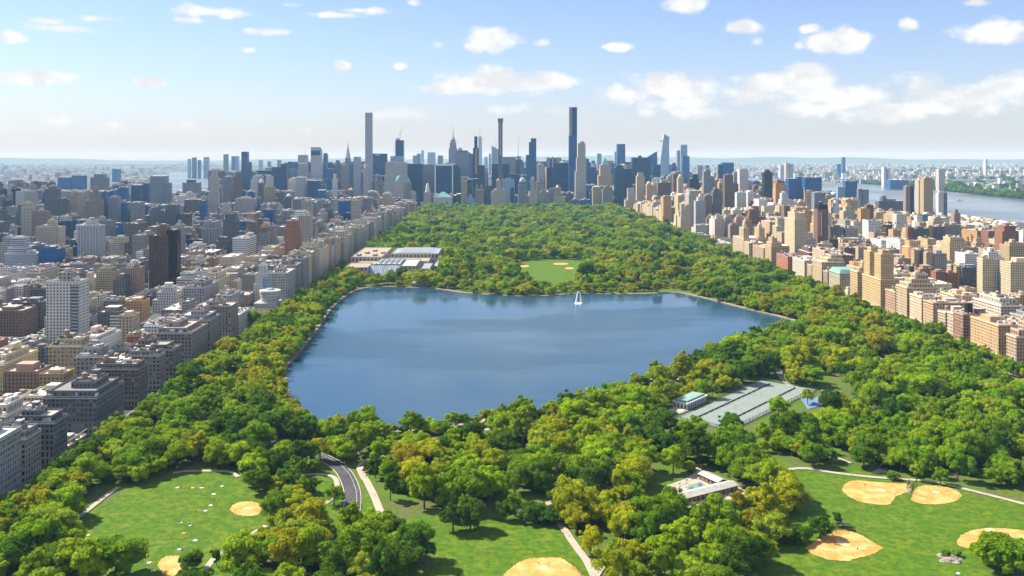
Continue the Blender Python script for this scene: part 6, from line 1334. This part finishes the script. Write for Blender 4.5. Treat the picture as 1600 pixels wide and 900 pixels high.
gi, go = ng.nodes.new('NodeGroupInput'), ng.nodes.new('NodeGroupOutput'); ip = ng.nodes.new('GeometryNodeInstanceOnPoints'); ci = ng.nodes.new('GeometryNodeCollectionInfo')
ci.inputs['Collection'].default_value = kit; ci.inputs['Separate Children'].default_value = True; ci.inputs['Reset Children'].default_value = True; ip.inputs['Pick Instance'].default_value = True
def gattr(n_, typ): q = ng.nodes.new('GeometryNodeInputNamedAttribute'); q.data_type = typ; q.inputs[0].default_value = n_; return q.outputs[0]
cx_ = ng.nodes.new('ShaderNodeCombineXYZ'); ng.links.new(gattr('krot', 'FLOAT'), cx_.inputs[2])
ng.links.new(gi.outputs[0], ip.inputs['Points']); ng.links.new(ci.outputs[0], ip.inputs['Instance']); ng.links.new(gattr('kidx', 'INT'), ip.inputs['Instance Index']); ng.links.new(cx_.outputs[0], ip.inputs['Rotation']); ng.links.new(gattr('kscl', 'FLOAT_VECTOR'), ip.inputs['Scale']); ng.links.new(ip.outputs[0], go.inputs[0])
md = wood.modifiers.new('scatter', 'NODES'); md.node_group = ng

# ------------------------------------------------------------------ labels of the ordinary houses
WORD = {'dark': 'dark blue glass', 'teal': 'teal glass', 'blue': 'blue glass', 'lime': 'limestone', 'vstrg': 'grey ribbed', 'grey': 'grey', 'white': 'white', 'brown': 'brown brick', 'hstr': 'white banded', 'dgrey': 'dark grey', 'tan': 'tan brick', 'cream': 'cream', 'brick': 'red brick', 'pink': 'pinkish', 'rose': 'rosy brown', 'orange': 'orange brick'}
BLM = [('the lone pale grey tower', 98, 480), ('the black-brown ribbed tower', 253, 400), ('the white striped slab', 138, 375), ('the spiral museum', 433, 458), ('the slim gold-topped tower', 411, 370), ('the left edge brown block', 15, 500), ('the dark left front houses', 110, 670), ('the white terraced house', 260, 465), ('the art museum', 560, 395), ('the slim round-topped tower', 333, 300),
       ('the red and white striped tower', 1286, 345), ('the white gridded tower', 1555, 430), ('the yellow twin-towered house', 1370, 410), ('the domed twin towers', 1165, 360), ('the joined beige river towers', 1447, 305), ('the white marble slab', 618, 285), ('the blue supertall', 895, 290), ('the black white-framed tower', 693, 290), ('the orange-tan tower', 1043, 325), ('the plum brick tower', 1579, 368), ('the copper brown tower', 1219, 300), ('the red brick school', 1465, 435), ('the slant-roofed silver tower', 493, 290)]
asg = {}
for E, cx, cy, rec in NB:
    if rec.get('labelled'): continue
    k = min(range(len(BLM)), key=lambda j: (BLM[j][1] - cx) ** 2 + (BLM[j][2] - cy) ** 2); asg.setdefault(k, []).append(((BLM[k][1] - cx) ** 2 + (BLM[k][2] - cy) ** 2, E, rec))
for k, L_ in asg.items():
    for n, (_, E, rec) in enumerate(sorted(L_, key=lambda q: q[0])):
        hgt = rec['tiers'][-1][5] if rec['tiers'] else rec['h']; sz = 'low' if hgt < 20 else 'mid-height' if hgt < 42 else 'tall'
        tag(E, '%s %s city building%s, %s nearest %s' % (sz, WORD[rec['sn']], ' with water tank' if rec['tank'] and rec['y0'] < 1800 else '', ORD(n + 1), BLM[k][0]), 'building', 'city buildings')

# ------------------------------------------------------------------ haze: closed box of thin air round everything
m = bpy.data.materials.new('thin_haze'); m.use_nodes = True; t = NT(m.node_tree); o = t.n('ShaderNodeOutputMaterial'); pv = t.n('ShaderNodeVolumePrincipled')
pv.inputs['Color'].default_value = (.38, .68, 1.0, 1); pv.inputs['Absorption Color'].default_value = (1, 1, 1, 1); pv.inputs['Density'].default_value = 4.0e-5; pv.inputs['Anisotropy'].default_value = 0.
t.put(o.inputs['Volume'], pv.outputs[0])
bm = bmesh.new(); bmesh.ops.create_cube(bm, size=1)
for v in bm.verts: v.co = (v.co.x * 124000, v.co.y * 64000 + 30500, v.co.z * 462 + 225)
me = bpy.data.meshes.new('haze'); bm.to_mesh(me); bm.free(); me.materials.append(m); hz = link('haze', me, kind='stuff'); hz['label'] = 'thin pale blue haze filling the air'; hz['category'] = 'haze'
print('THINGS', len(NB), 'RECS', len(RECS), 'TREES', len(TREES), NPARK, 'solo', len(SOLO), 'city faces', len(CITY.f), 'far', len(FARC.f), 'ind', len(IND))
